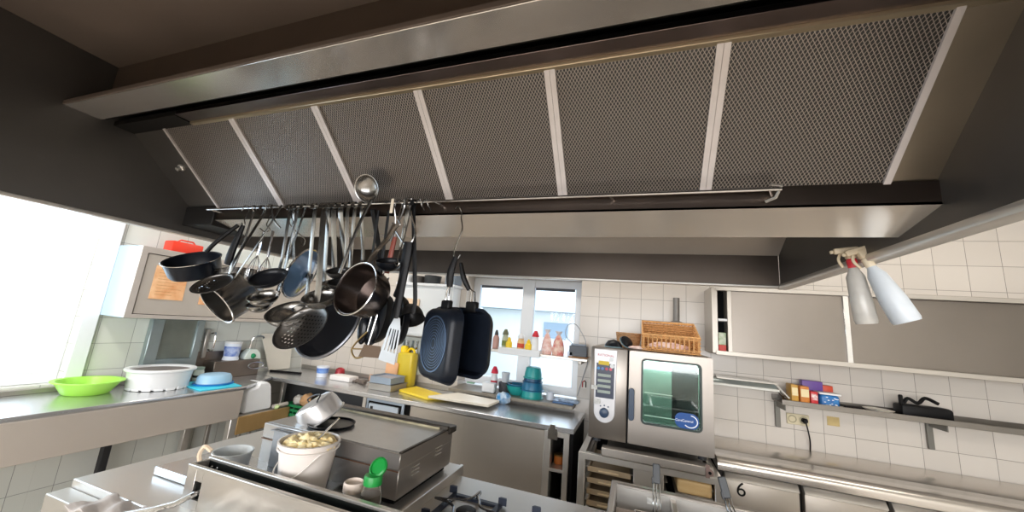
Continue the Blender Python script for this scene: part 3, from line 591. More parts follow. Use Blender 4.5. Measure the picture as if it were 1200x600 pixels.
for k in range(5):
    z = .70-.075*k-.0
    t = thing('oven_tray', ['top oven tray slid into the left bay of the stand', 'second oven tray from the top in the left bay', 'third oven tray from the top in the left bay', 'fourth oven tray from the top in the left bay', 'lowest oven tray in view in the left bay'][k], 'tray', (-.17, 3.2, z), 'trays in the oven stand')
    b = B().box(-.31, -.025, 2.97, 3.5, z-.03, z-.026, .001).box(-.32, -.015, 2.962, 2.972, z-.03, z+.008, .003).box(-.315, -.305, 2.97, 3.5, z-.03, z+.006, .001).box(-.03, -.02, 2.97, 3.5, z-.03, z+.006, .001)
    b.done('pan', mat('beige tray', '#b9a487', .45, .35, .15), t)
    B().tube([(-.24, 2.958, z-.012), (-.1, 2.958, z-.012)], .006, 6).done('rolled_lip', mat('tray lip', '#d8c29c', .5), t)
t = thing('bread_tin', 'long tan wooden block lying in the right bay of the oven stand', 'bread board', (.38, 3.1, .63))
B().box(.285, .50, 2.955, 3.3, .655, .745, .02, seg=3).done('body', mat('tan wood', '#d8b27c', .5, col2='#eacb96', nscale=4, stretch=(1, 1, 6)), t)
B().box(.275, .505, 2.96, 3.4, .64, .655, .003).done('support', steeld, t)
def rrn(x0, x1, z0, z1, r, n=6):
    o = []
    for cx_, cz_, a in ((x1-r, z1-r, 0), (x0+r, z1-r, pi/2), (x0+r, z0+r, pi), (x1-r, z0+r, 3*pi/2)):
        for i in range(n+1): t = a+pi/2*i/n; o.append((cx_+r*cos(t), cz_+r*sin(t)))
    return o
rr = rrn
def ringplate(O_, I_, y0, y1):
    t = bmesh.new(); L_ = [[t.verts.new((x, y, z)) for x, z in P_] for P_, y in ((O_, y0), (O_, y1), (I_, y1), (I_, y0))]
    n = len(O_)
    for a, b in zip(L_, L_[1:]+L_[:1]):
        for i in range(n): j = (i+1) % n; t.faces.new((a[i], a[j], b[j], b[i]))
    bmesh.ops.recalc_face_normals(t, faces=t.faces[:]); q = B(); q._merge(t); return q
# ------------------------------------------------------------------ combi oven
ov = thing('combi_oven', 'stainless combi steamer oven with a glass door and oval control panel', 'oven', (.095, 3.35, .87))
ox0, ox1, oz0, oz1, oy = -.33, .523, .895, 1.565, 3.0
B().box(ox0, -.055, oy, 3.72, oz0, oz1, .008, seg=2).box(-.055, ox1, oy+.03, 3.72, oz0, oz1, .006, seg=2).done('housing', mat('oven steel', '#948d86', .36, .9, .05, 2), ov)
for x in (-.27, .46):
    for y in (3.08, 3.6): B().lathe([(0, 0), (.03, 0), (.025, .035), (0, .035)], (x, y, oz0-.034), 14).done('foot', rub, ov)
dr = ringplate(rrn(-.043, ox1, oz0+.005, oz1-.005, .012), rrn(.052, .443, 1.056, 1.504, .028), oy-.005, oy+.028).done('door', mat('oven steel'), ov, ang=50)
B().box(-.055, -.045, oy+.002, oy+.02, oz0, oz1-.005, 0).done('door_gap', black, dr)
ovg = mat('oven glass', '#7fa593', .06, nscale=3, col2='#4d6a62', coat=1, noise=.2)
B().box(.046, .449, oy+.018, oy+.022, 1.051, 1.509, .001).done('glass', glass, dr)
ringplate(rrn(.043, .452, 1.047, 1.513, .034), rrn(.056, .439, 1.060, 1.500, .026), oy-.0075, oy+.018).done('door_gasket', mat('gasket green black', '#26332f', .4), dr)
# interior of the oven: greenish cavity with racks
cav = B().box(.03, .47, 3.34, 3.35, 1.0, 1.53, 0).done('cavity_back', mat('cavity steel', '#8fb3a0', .4, .4, .3, 4, emit=None), ov)
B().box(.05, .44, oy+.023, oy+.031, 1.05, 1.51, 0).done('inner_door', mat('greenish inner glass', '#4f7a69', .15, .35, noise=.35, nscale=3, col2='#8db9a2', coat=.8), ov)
B().box(.255, .43, oy+.019, oy+.0225, 1.10, 1.49, 0).done('dark_reflection_plate', mat('dark glass reflection', '#263b36', .12, .4, coat=1, noise=.2), ov)  # dark reflection in the glass, painted as a thin plate
B().box(.07, .26, oy+.017, oy+.0225, 1.265, 1.27, 0).box(.07, .44, oy+.017, oy+.0225, 1.105, 1.11, 0).done('rack_rails', mat('pale rail', '#a8cdb8', .3), ov)
h_ = B().prism([(x+(.006 if z > 1.2 else -.003)*(1 if x < -.02 else -1)*0, z) for x, z in rr(-.042, -.002, 1.065, 1.29, .0195)], oy-.045, oy-.022, 'y', bv=.004).box(-.035, -.01, oy-.024, oy, 1.24, 1.27, .003).box(-.03, -.012, oy-.024, oy, 1.09, 1.11, .003).done('door_handle', mat('blue grey handle', '#37475c', .35), dr)
pts = [(x, z) for x, z in [(-.304, 1.545), (-.128, 1.545)]]
pan = [(-.306, 1.55), (-.132, 1.55)]
for i in range(0, 13):
    a = -pi*i/12; pan.append((-.216+.078*cos(a), 1.09+.078*sin(a)))
cp_ = B().prism(pan, oy-.012, oy, 'y', bv=.004).done('control_panel', mat('panel silver', '#c3c2c4', .35, .3), ov)
B().box(-.285, -.15, oy-.0135, oy-.0115, 1.19, 1.445, .001).done('display_field', mat('navy field', '#1d2a45', .3), cp_)
for k in range(4): B().box(-.272, -.175, oy-.0155, oy-.013, 1.345-.04*k, 1.366-.04*k, .001).done('display', mat('lcd grey', '#9aa49c', .4), cp_)
for k, c in enumerate(('#3a8fcf', '#5a7fc0', '#c03a55', '#d0506a')): B().lathe([(0, 0), (.011, 0), (.011, .003), (0, .003)], M=Matrix.Translation((-.268+.03*k, oy-.013, 1.405)) @ orient((0, -1, 0)), n=14).done('button', mat('btn '+c, c, .4), cp_)
B().box(-.27, -.19, oy-.0145, oy-.0125, 1.432, 1.462, .002).done('yellow_sticker', mat('sticker yellow', '#e0c23a', .5), cp_)
for x, z in ((-.175, 1.478), (-.168, 1.43)): B().lathe([(0, 0), (.016, 0), (.016, .002), (0, .002)], M=Matrix.Translation((x, oy-.013, z)) @ orient((0, -1, 0)), n=16).done('round_sticker', white, cp_)
for x, z, s_ in ((-.295, 1.26, .022), (-.27, 1.16, .026)): B().box(x-s_, x+s_, oy-.0145, oy-.0125, z-s_*.7, z+s_*.7, .003).done('worn_sticker', mat('worn white sticker', '#dcdcd8', .6, noise=.4, nscale=60), cp_)
B().lathe([(0, 0), (.036, 0), (.033, .018), (.026, .022), (0, .022)], M=Matrix.Translation((-.216, oy-.012, 1.085)) @ orient((0, -1, 0)), n=24).done('dial', mat('dial blue', '#34465f', .35), cp_)
for a in (-.5, 0, .5): B().lathe([(0, 0), (.006, 0), (0, .003)], M=Matrix.Translation((-.216+.045*sin(a)*1.3, oy-.012, 1.085+.052*cos(a))) @ orient((0, -1, 0)), n=10).done('dial_mark', mat('dial blue'), cp_)
text('RATIONAL', .026, Matrix.Translation((-.215, oy-.0125, 1.505)) @ Matrix.Rotation(pi/2, 4, 'X'), 'lettering', mat('red print', '#b5283a', .5), cp_)
lb = B().prism(rr(.275, .43, 1.062, 1.165, .045), oy-.0005, oy+.0015, 'y').done('logo_label', mat('label blue', '#1c4e92', .3), dr)
text('CareControl', .022, Matrix.Translation((.335, oy-.0015, 1.113)) @ Matrix.Rotation(pi/2, 4, 'X'), 'lettering', mat('label white', '#f4f8ff', .4), lb)
B().tube([(.375+.045*cos(a), oy-.002, 1.112+.04*sin(a)) for a in [radians(-140+i*15) for i in range(0, 8)]+[radians(-20+i*15) for i in range(0, 8)]], .0035, 6).done('swirl', mat('label white'), lb)
# pipe on the wall behind the oven
t = thing('steam_pipe', 'short grey vent pipe rising behind the wicker basket', 'pipe', (.35, 3.68, 1.565))
B().lathe([(.028, 0), (.028, .48), (.024, .48), (.024, .02)], (.345, 3.64, 1.565), 18).done('tube', mat('pipe grey', '#7f7c78', .5, .5), t)
B().lathe([(.028, .25), (.05, .25), (.05, .262), (.028, .27)], (.345, 3.64, 1.565), 18).done('collar', mat('pipe grey'), t)
# wicker baskets
wick = mat('wicker', '#eab070', .6, noise=.35, nscale=60, bump=.6, bscale=150); wickd = mat('wicker dark', '#c08448', .65, noise=.3, nscale=60)
t = thing('wicker_basket', 'large open wicker basket lined with a cloth on top of the oven', 'basket', (.25, 3.25, 1.566))
fX0, fX1, y0_, y1_ = .05, .455, 3.08, 3.40
def wickerwall(p0, p1, h0, h1, lo, hi, t_, rows, name='woven_side', full=True):
    b = B(); n = 14
    for k in range(rows):
        f = (k+.5)/rows; pts = []
        for i in range(n*2+1):
            s_ = i/(n*2); a = V(p0).lerp(V(p1), s_); z = (lo+(hi-lo)*f); zz_ = z
            nrm = (V(p1)-V(p0)).cross(V((0, 0, 1))).normalized()
            a = a+nrm*(.003 if (i+k) % 2 else -.003); pts.append((a.x, a.y, zz_+h0+(h1-h0)*s_))
        b.tube(pts, .0045, 5)
    return b.done(name, wick, t_)
zb = 1.568
B().box(fX0+.01, fX1-.01, y0_+.01, y1_-.01, zb, zb+.008, .002).done('base', wickd, t)
wickerwall((fX0, y0_, 0), (fX1, y0_, 0), 0, 0, zb, zb+.035, t, 3); wickerwall((fX0, y0_, 0), (fX1, y0_, 0), 0, 0, zb+.10, zb+.125, t, 3)
wickerwall((fX0, y1_, 0), (fX1, y1_, 0), 0, 0, zb, zb+.235, t, 17); 
for x in (fX0, fX1):
    b = B()
    for k in range(9):
        z = zb+.005+.0135*k
        b.tube([(x+.003*(-1)**(k+q), y0_+(y1_-y0_)*q/8, z+q/8*.0135*k*.85) for q in range(9)], .0048, 5)
    b.done('woven_side', wick, t)
pl = B()
for i in range(13): x = fX0+.01+i*(fX1-fX0-.02)/12; pl.tube([(x, y0_, zb+.02), (x, y0_, zb+.12)], .0055, 5)
pl.done('front_posts', wick, t)
pl = B()
for i in range(15): x = fX0+.01+i*(fX1-fX0-.02)/14; pl.tube([(x, y1_+.004, zb), (x, y1_+.004, zb+.23)], .004, 5)
pl.box(fX0, fX1, y1_+.008, y1_+.010, zb, zb+.22, 0)
for x in (fX0, fX1):
    for q in range(7): y = y0_+.02+q*(y1_-y0_-.04)/6; pl.tube([(x, y, zb), (x, y, zb+.12+.1*q/6)], .004, 5)
pl.done('stakes', wickd, t)
b = B().tube([(fX0, y0_, zb+.125), (fX1, y0_, zb+.125), (fX1, y1_, zb+.235), (fX0, y1_, zb+.235)], .009, 6, closed=True); b.done('rim', wick, t)
B().blob((.25, 3.2, zb+.035), .1, (1.5, .8, .4), .12, 3, 5).done('cloth', mat('pink cloth', '#e5b8ae', .8, nscale=12, col2='#f0e3dc'), t)
t = thing('wicker_basket', 'small round wicker basket behind the black lids on top of the oven', 'basket', (-.06, 3.35, 1.566))
b = B()
for k in range(11): b.tube([( -.06+(.085+.0015*k)*cos(a), 3.34+(.085+.0015*k)*sin(a), zb+.005+.0115*k+.002*sin(9*a+k*pi)) for a in [2*pi*i/28 for i in range(28)]], .0055, 5, closed=True)
b.done('woven_side', mat('pale wicker', '#c79a6c', .6, noise=.3, nscale=60), t)
B().lathe([(0, 0), (.085, 0), (.085, .006), (0, .006)], (-.06, 3.34, zb), 24).done('base', wickd, t)
tag(B().blob((.01, 3.13, 1.582), .07, (1.1, .8, .2), .1, 3, 9).done('folded_cloth', mat('pink cloth')), 'pinkish folded cloth between the black lids and the large basket', 'cloth')
t = thing('domed_cover', 'black domed lid on top of the oven, left one', 'lid', (-.19, 3.12, 1.566))
B().lathe([(.07, 0), (.068, .02), (.045, .05), (0, .065)], (-.17, 3.13, 1.567), 24).done('dome', blackpan, t)
B().lathe([(.0675, 0), (.074, 0), (.072, .006), (.066, .01)], (-.17, 3.13, 1.567), 24).done('edge', mat('blue grey edge', '#6f8790', .3), t)
t = thing('domed_cover', 'black oval lid leaning on the first on top of the oven', 'lid', (-.09, 3.13, 1.566))
B().lathe([(.055, 0), (.05, .02), (.0, .035)], M=Matrix.Translation((-.075, 3.14, 1.614)) @ orient((.5, -.5, .6)), n=24).done('dome', blackpan, t)
B().lathe([(.052, 0), (.058, 0), (.056, .006), (.05, .008)], M=Matrix.Translation((-.075, 3.14, 1.614)) @ orient((.5, -.5, .6)), n=24).done('edge', mat('blue grey edge'), t)

# ------------------------------------------------------------------ left counter, sink corner
lc = thing('left_counter', 'long stainless washing counter along the left wall with a deep front apron', 'counter', (-3.8, 1.8, 0))
B().prism([(-4.145, .3), (-3.465, .3), (-3.465, 2.62), (-3.50, 2.66), (-3.745, 3.09), (-4.145, 3.09)], .868, .90, bv=.004).done('worktop', steelx, lc)
B().box(-3.50, -3.465, .3, 2.60, .615, .868, .003).done('apron', mat('beige steel apron', '#d2c9c0', .42, .6, .05, 3), lc)
B().box(-3.53, -3.47, 2.54, 2.60, 0, .868, .004).done('leg', steel, lc); B().box(-4.1, -4.05, 2.54, 2.60, 0, .868, .004).done('leg', steel, lc)
B().box(-4.05, -4.0, 1.95, 2.0, 0, .868, .004).done('leg', mat('dark leg', '#3c3d40', .5, .7), lc); B().box(-3.53, -3.47, .35, .41, 0, .868, .004).done('leg', steel, lc)
B().box(-4.145, -3.97, 2.62, 3.09, .90, 1.065, .004).done('raised_ledge', mat('brown grey steel', '#8d837b', .4, .95, .15, 4), lc)
B().box(-4.148, -4.135, 2.45, 3.09, .90, 1.15, .003).done('backsplash', mat('brown grey steel'), lc)
B().box(-4.145, -4.11, .3, 2.45, .90, .935, .003).done('rear_upstand', steeld, lc)
B().box(-4.1, -3.95, 2.3, 2.54, .62, .64, .003).done('lower_rail', mat('dark shelf steel'), lc)
t = thing('wooden_crate_shelf', 'low steel trolley with a brown wooden front standing in the sink corner', 'trolley', (-3.7, 2.9, 0))
B().box(-3.95, -3.47, 2.62, 3.14, .60, .62, .003).done('top', steeld, t)
B().box(-3.485, -3.465, 2.60, 3.14, .47, .625, .004).done('wooden_front', mat('brown wood front', '#a98a5c', .5, .2, .3, 3, (1, 2, 1), col2='#94794e'), t)
for y in (2.65, 3.08): B().box(-3.52, -3.49, y, y+.03, 0, .6, .002).done('leg', steeld, t); B().box(-3.94, -3.91, y, y+.03, 0, .6, .002).done('leg', steeld, t)
t = thing('plastic_canister', 'translucent white plastic canister standing behind the end of the left counter', 'canister', (-3.64, 2.83, .62))
B().prism([(2.69, .622), (2.975, .622), (2.985, .66), (2.94, .86), (2.90, .895), (2.81, .905), (2.79, .86), (2.70, .84)], -3.72, -3.54, 'x', bv=.015).done('body', mat('milky plastic', '#e8ebee', .35, noise=.03), t)
B().lathe([(0, 0), (.03, 0), (.03, .03), (0, .03)], (-3.63, 2.74, .855), 16).done('cap', mat('milky plastic'), t)
tag(B().tube([(-3.52, 2.98, .645), (-3.5, 3.13, .655)], .02, 8).done('rolling_pin', mat('pale roller', '#b5b0a8', .4)), 'pale round bar lying beside the plastic canister', 'bar')
tag(B().blob((-3.5, 3.01, .64), .028, (1, 1, .8), .15, 2, 3).done('lettuce_scrap', mat('pale green', '#b4c890', .6)), 'small pale green scrap beside the plastic canister', 'vegetable')
t = thing('green_crate', 'green plastic crate with paper and a brown bag under the back counter', 'crate', (-3.42, 3.25, .525))
gc = mat('crate green', '#1e7a4a', .45); b = B()
for z in (.53, .575, .62): b.box(-3.58, -3.28, 3.15, 3.16, z, z+.028, .002).box(-3.58, -3.28, 3.38, 3.39, z, z+.028, .002).box(-3.58, -3.57, 3.15, 3.39, z, z+.028, .002).box(-3.29, -3.28, 3.15, 3.39, z, z+.028, .002)
for x in (-3.58, -3.43, -3.29): b.box(x, x+.012, 3.147, 3.16, .527, .65, .001)
b.box(-3.58, -3.28, 3.15, 3.39, .527, .533, 0).done('body', gc, t)
tag(B().blob((-3.36, 3.26, .68), .085, (1, .8, .9), .12, 3, 12).done('paper_bag', mat('brown paper', '#c39a70', .8, noise=.15)), 'crumpled brown paper bag in the green crate', 'bag')
tag(B().blob((-3.49, 3.26, .67), .065, (.9, .8, .9), .12, 3, 13).done('plastic_bag', mat('grey film', '#b9b6b0', .4)), 'crumpled pale plastic bag in the green crate', 'bag')
tag(B().blob((-3.20, 3.28, .66), .12, (1, .8, .9), .2, 3, 14).done('black_sack', mat('black sack', '#121214', .35)), 'black plastic sack under the left part of the back counter', 'sack')
tag(B().blob((-2.95, 3.26, .625), .12, (1.2, .8, .7), .1, 3, 15).done('clear_container', mat('dusky film', '#7d8288', .25)), 'greyish clear plastic container under the back counter', 'container')
tag(B().blob((-2.72, 3.26, .63), .11, (1.0, .8, .8), .1, 3, 16).done('clear_container', mat('dusky film')), 'second greyish plastic container next to the drawer unit', 'container')
tag(B().box(-2.85, -2.58, 3.16, 3.3, .526, .56, .006).done('orange_box', mat('orange box', '#d88a2c', .5)), 'flat orange box beside the drawer unit under the back counter', 'box')

# left counter items
t = thing('plastic_bowl', 'lime green plastic bowl at the left end of the left counter', 'bowl', (-3.95, 1.78, .9))
B().lathe([(0, 0), (.12, 0), (.13, .01), (.175, .085), (.195, .09), (.195, .097), (.17, .095), (.125, .02), (0, .01)], (-3.93, 1.72, .901), 36).done('body', mat('lime plastic', '#a6e35a', .35, emit=None), t)
t = thing('salad_spinner_tub', 'large oval white plastic tub with a scalloped foot on the left counter', 'tub', (-3.8, 2.15, .9))
B().lathe([(0, .008), (.185, .008), (.195, .025), (.205, .14), (.225, .15), (.228, .162), (.222, .168), (.195, .166), (.185, .155), (.18, .04), (0, .035)], (-3.845, 2.12, .901), 44, sx=.92, sy=1.05).done('body', white, t)
b = B()
for i in range(16):
    a = 2*pi*i/16; b.box(-.03, .03, -.008, .008, 0, .03, .003, M=Matrix.Translation((-3.845+.17*cos(a), 2.12+.195*sin(a), .901)) @ Matrix.Rotation(a+pi/2, 4, 'Z'))
b.done('scalloped_foot', white, t)
B().lathe([(0, .152), (.186, .152)], (-3.845, 2.12, .901), 40, sx=.92, sy=1.05).done('dark_contents', mat('brown grey contents', '#8a8280', .5, noise=.15), t)
tag(B().prism([(-3.92, 2.30), (-3.50, 2.24), (-3.48, 2.58), (-3.88, 2.66)], .901, .909, bv=.002).done('cutting_board', mat('cyan board', '#3fd0ea', .4)), 'thin cyan cutting board under the blue lidded dish on the left counter', 'cutting board')
t = thing('butter_dish', 'pale blue domed plastic dish on a dark blue base on the cyan board', 'container', (-3.68, 2.47, .91))
B().lathe([(0, 0), (.15, 0), (.155, .012), (0, .014)], (-3.70, 2.47, .91), 40, sx=.85, sy=1.05).done('base', mat('mid blue', '#2a78c2', .35), t)
B().lathe([(.14, .014), (.135, .06), (.12, .085), (.09, .093), (0, .095)], (-3.70, 2.47, .91), 40, sx=.82, sy=1.02).done('dome', mat('pale blue translucent', '#9fc4de', .3), t)
for i, (x, y) in enumerate([(-4.02, 2.40), (-3.98, 2.50)]):
    t = thing('mustard_jar', ['glass jar with a dark lid behind the white tub, nearer one', 'glass jar with a dark lid behind the white tub, farther one'][i], 'jar', (x, y, .9))
    B().lathe([(0, 0), (.04, 0), (.042, .08), (.035, .1), (0, .1)], (x, y, .901), 18).done('body', mat('pale jar', '#cdd2c8', .2), t)
    B().lathe([(.0425, .03), (.0435, .05)], (x, y, .901), 18).done('label_band', mat('dark label', '#2c2a26', .5), t)
    B().lathe([(0, .1), (.038, .1), (.038, .125), (0, .125)], (x, y, .901), 18).done('lid', mat('greenish lid', '#98a89c', .4), t)
# ledge items
t = thing('printed_tub', 'white tub with blue and pink print on the raised ledge', 'tub', (-4.05, 2.82, 1.065))
B().lathe([(0, 0), (.075, 0), (.072, .02), (.066, .03), (.074, .17), (0, .17)], (-4.055, 2.82, 1.066), 26).done('body', mat('tub white'), t)
B().lathe([(.0675, .04), (.0735, .14)], (-4.055, 2.82, 1.066), 26).done('label_band', mat('tub print', '#1c57bd', .4, nscale=16, col2='#c9d6f0'), t)
B().lathe([(0, .17), (.078, .17), (.078, .19), (0, .192)], (-4.055, 2.82, 1.066), 26).done('lid', white, t)
t = thing('sponge_holder', 'white open plastic holder with a green sponge on the ledge', 'holder', (-4.04, 3.02, 1.065))
B().prism([(2.93, 1.067), (3.12, 1.067), (3.10, 1.13), (3.05, 1.175), (2.98, 1.17), (2.94, 1.12)], -4.09, -4.0, 'x', bv=.006).done('body', mat('greenish white', '#dde8e2', .35), t)
B().blob((-3.995, 3.02, 1.10), .025, (.6, 1, 1.1), .2, 2, 5).done('sponge', mat('sponge green', '#1f8a5a', .8), t)
tag(B().tube([(-3.94+.0*cos(a), 3.03+.085*cos(a), 1.005+.035*sin(a)) for a in [2*pi*i/28 for i in range(28)]], .006, 6, closed=True).tube([(-3.94, 3.06, .99), (-3.93, 3.16, .97)], .006, 6).done('wire_ring', chrome), 'oval chrome wire ring hung on the front of the raised ledge', 'ring')
t = thing('water_tap', 'chrome swan neck tap beside the leaning white board', 'tap', (-4.1, 3.05, 1.15))
B().tube(smoothpath([(-4.09, 3.03, 1.067), (-4.08, 3.03, 1.25), (-4.06, 3.05, 1.30), (-4.0, 3.08, 1.31), (-3.98, 3.09, 1.29)], 6), .011, 8).done('spout', chrome, t)
B().lathe([(0, 0), (.025, 0), (.02, .03), (0, .03)], (-4.09, 3.03, 1.066), 16).done('base', chrome, t)
tag(B().prism([(3.14, 1.335), (3.56, 1.335), (3.60, .905), (3.32, .905)], -4.11, -4.095, 'x', bv=.004).done('cutting_board', mat('off white board', '#e9e4d8', .45, noise=.04)), 'large off white board leaning against the left wall near the corner', 'cutting board')
# panel, wall tap on left wall
t = thing('splash_panel', 'framed grey steel splash panel on the left wall behind the white tub', 'panel', (-4.12, 2.3, 1.1))
B().box(-4.148, -4.09, 2.10, 2.19, .94, 1.46, .004).box(-4.148, -4.10, 2.10, 2.52, .94, 1.10, .004).box(-4.148, -4.10, 2.47, 2.53, .94, 1.46, .004).done('frame', mat('cool grey steel', '#aab7bb', .4, .8, .1), t)
B().box(-4.148, -4.12, 2.19, 2.48, 1.10, 1.46, .003).done('inner_panel', mat('grey green steel', '#99a09a', .38, .8, .25, 5), t)
t = thing('wall_faucet', 'slim vertical chrome wall fitting left of the printed tub', 'tap', (-4.1, 2.6, 1.2))
B().tube(smoothpath([(-4.13, 2.63, 1.33), (-4.07, 2.63, 1.33), (-4.07, 2.63, 1.17), (-4.13, 2.63, 1.17)], 5), .009, 8).done('bar', chrome, t)
B().box(-4.148, -4.11, 2.57, 2.61, 1.09, 1.38, .006).done('mount', steeld, t)
# wall cabinet left
t = thing('wall_cabinet', 'grey steel wall cabinet on the left wall with two papers taped to its doors', 'wall cabinet', (-3.97, 2.7, 1.47))
CY0, CY1, cZ0, cZ1 = 1.755, 3.72, 1.478, 2.06
B().box(-4.148, -3.83, CY0, CY1, cZ0, cZ1, .003).done('body', mat('cabinet side blue light', '#b9cfe0', .4, .25), t)  # blue window light on the end face is put into its colour
fr = B().box(-3.83, -3.80, CY0, CY0+.045, cZ0, cZ1, .002).box(-3.83, -3.80, CY1-.04, CY1, cZ0, cZ1, .002).box(-3.83, -3.80, CY0, CY1, cZ0, cZ0+.03, .002).box(-3.83, -3.80, CY0, CY1, cZ1-.05, cZ1, .002)
fr.done('front_frame', mat('cabinet frame', '#c2bbb5', .4, .35, .04), t)
cdm = mat('cabinet door', '#beb7af', .45, .35, .05)
B().box(-3.832, -3.812, CY0+.055, 2.72, cZ0+.035, cZ1-.055, .002).done('sliding_door', cdm, t)
B().box(-3.84, -3.822, 2.66, CY1-.045, cZ0+.035, cZ1-.055, .002).done('sliding_door', cdm, t)
B().box(-3.833, -3.829, CY0+.04, CY1-.035, cZ0+.028, cZ1-.048, 0).done('door_gap', black, t)
pap = mat('brownish paper', '#d99a68', .7, noise=.15, nscale=12, col2='#ecc296')
for (a, c, z0, z1, l) in ((1.88, 2.12, 1.64, 1.92, 'orange tinted paper sheet taped to the near end of the left wall cabinet'), (2.25, 2.47, 1.62, 1.76, 'smaller orange tinted paper behind the hanging pots on the left wall cabinet')):
    o = tag(B().box(-3.8105, -3.807, a, c, z0, z1, 0).done('paper_notice', pap), l, 'paper')
    q = B()
    for i in range(9 if z1-z0 > .2 else 4): q.box(-3.8068, -3.8062, a+.03, c-.03-.03*(i % 3), z1-.035-i*.026, z1-.032-i*.026, 0)
    q.done('faint_lines', mat('faint brown', '#b98550', .7), o)
t = thing('red_box', 'bright red plastic box on top of the left wall cabinet', 'box', (-4.0, 2.15, 2.06))
B().box(-4.08, -3.95, 2.02, 2.27, 2.061, 2.17, .012, seg=2).done('body', mat('bright red', '#e8402a', .4), t)
B().tube([(-4.0, 2.08, 2.17), (-4.0, 2.10, 2.19), (-4.0, 2.2, 2.19), (-4.0, 2.22, 2.17)], .007, 6).done('handle', mat('bright red'), t)
B().box(XL, XL+.015, 1.665, 1.72, .95, 2.62, .003); 
struct(B().box(XL, XL+.03, 1.66, 1.755, .90, 2.65, .004), 'trim_2', whitew)

# ------------------------------------------------------------------ cooking island
isl = thing('cooking_island', 'stainless cooking island block with flat left worktop and gas hob section', 'cooking island', (-.4, 1.4, 0))
B().box(-2.2, -.885, 1.0, 1.985, .862, .90, .003).done('worktop', mat('island steel', '#cfcdca', .3, .75, .06, 2), isl)
B().box(-.885, -.10, .75, 1.965, .82, .85, .003).box(-.10, 1.8, 1.955, 1.965, .5, .85, .002).done('hob_top', mat('hob steel', '#cdc9c4', .24, .85, .06, 2), isl)
B().box(-.898, -.878, .75, 1.985, .84, .905, .003).done('divider', steel, isl)
B().box(-2.18, -.10, 1.03, 1.95, .12, .862, .003).box(-.12, 1.8, .8, 1.95, .12, .815, .003).box(-.885, -.1, .75, 1.95, .12, .82, .002).done('body', steeld, isl)
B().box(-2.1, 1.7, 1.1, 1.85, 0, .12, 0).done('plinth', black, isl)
B().box(-2.2, -1.62, .93, .998, .80, .87, .003).box(-1.62, -.885, .75, .998, .80, .87, .003).done('front_ledge', steeld, isl)
# flat raised steel plate
tag(B().prism([(-1.995, 1.165), (-1.64, 1.165), (-1.2, 1.165), (-1.2, 1.45), (-1.98, 1.45)], .902, .935, bv=.003).done('steel_plate', steelx), 'flat raised steel lid lying on the island worktop', 'lid')
# front housing with slot
t = thing('flue_housing', 'long upright steel housing with an open slot along its top and a square hole', 'housing', (-1.1, 1.1, .9))
x0, x1 = -1.625, -.60
b = B().box(x0, x1, 1.065, 1.069, .93, 1.045, 0)
b = B()
b.box(x0, -1.575, 1.062, 1.072, .87, 1.045, .001).box(-1.535, x1, 1.062, 1.072, .87, 1.045, .001).box(-1.575, -1.535, 1.062, 1.072, .998, 1.045, 0).box(-1.575, -1.535, 1.062, 1.072, .87, .935, 0)
b.box(x0, x1, 1.058, 1.076, 1.04, 1.05, .002)
b.done('front_panel', mat('housing front steel', '#c6c1bb', .3, .85, .12, 3), t)
B().box(x0, x0+.008, 1.065, 1.15, .902, 1.047, .001).done('end_panel', steel, t)
B().box(x0, x1, 1.135, 1.145, .902, 1.05, .001).box(x0, x1, 1.13, 1.15, 1.044, 1.053, .002).done('back_panel', steel, t)
B().box(x0+.01, x1, 1.073, 1.134, .93, .935, 0).box(x0+.008, x1, 1.132, 1.135, .935, 1.04, 0).done('slot_floor', mat('dark green black', '#171c1a', .5, .3), t)
for i in range(2): B().lathe([(0, 0), (.006, 0), (.006, .006), (0, .008)], M=Matrix.Translation((x0+.035+.03*i, 1.131, 1.02)) @ orient((0, -1, .3)), n=10).done('screw', chrome, t)
tag(B().tube([(-1.545, 1.10, .965), (-1.555, 1.05, .955), (-1.60, 1.03, .925), (-1.66, 1.0, .905), (-1.76, .93, .885)], .010, 8).done('steel_rod', chrome), 'bent chrome rod sticking out of the square hole of the housing', 'rod')
# grill grate in front of the housing
g = B()
for i in range(5): g.tube([(-1.52+.09*i, 1.045, .885), (-1.58+.09*i, .85, .885)], .007, 6)
g.tube([(-1.6, .85, .885), (-1.15, .85, .885)], .008, 6).tube([(-1.54, 1.045, .885), (-1.12, 1.045, .885)], .008, 6)
tag(g.done('grill_grate', chrome), 'chrome rod grill grate just in front of the housing', 'grate')
b = bmesh.new(); bmesh.ops.create_grid(b, x_segments=34, y_segments=26, size=.5)
rd = random.Random(5)
for v in b.verts:
    x, y = v.co.x, v.co.y
    v.co = V((-1.81+x*.26+y*.03, .945+y*.12, .896+.009*(sin(x*17+5*y)+.6*sin(y*9+x*6))*(.6+.4*cos(x*3))+.002*rd.random()))
r = bmesh.ops.extrude_face_region(b, geom=b.faces[:])
for e_ in r['geom']:
    if isinstance(e_, bmesh.types.BMVert): e_.co.z -= .006
bmesh.ops.recalc_face_normals(b, faces=b.faces[:])
q = B(); q._merge(b); tag(q.done('dish_cloth', mat('grey cloth', '#a9a29e', .9, noise=.12, nscale=20), ang=80), 'crumpled grey white dish cloth at the near left corner of the island', 'cloth')

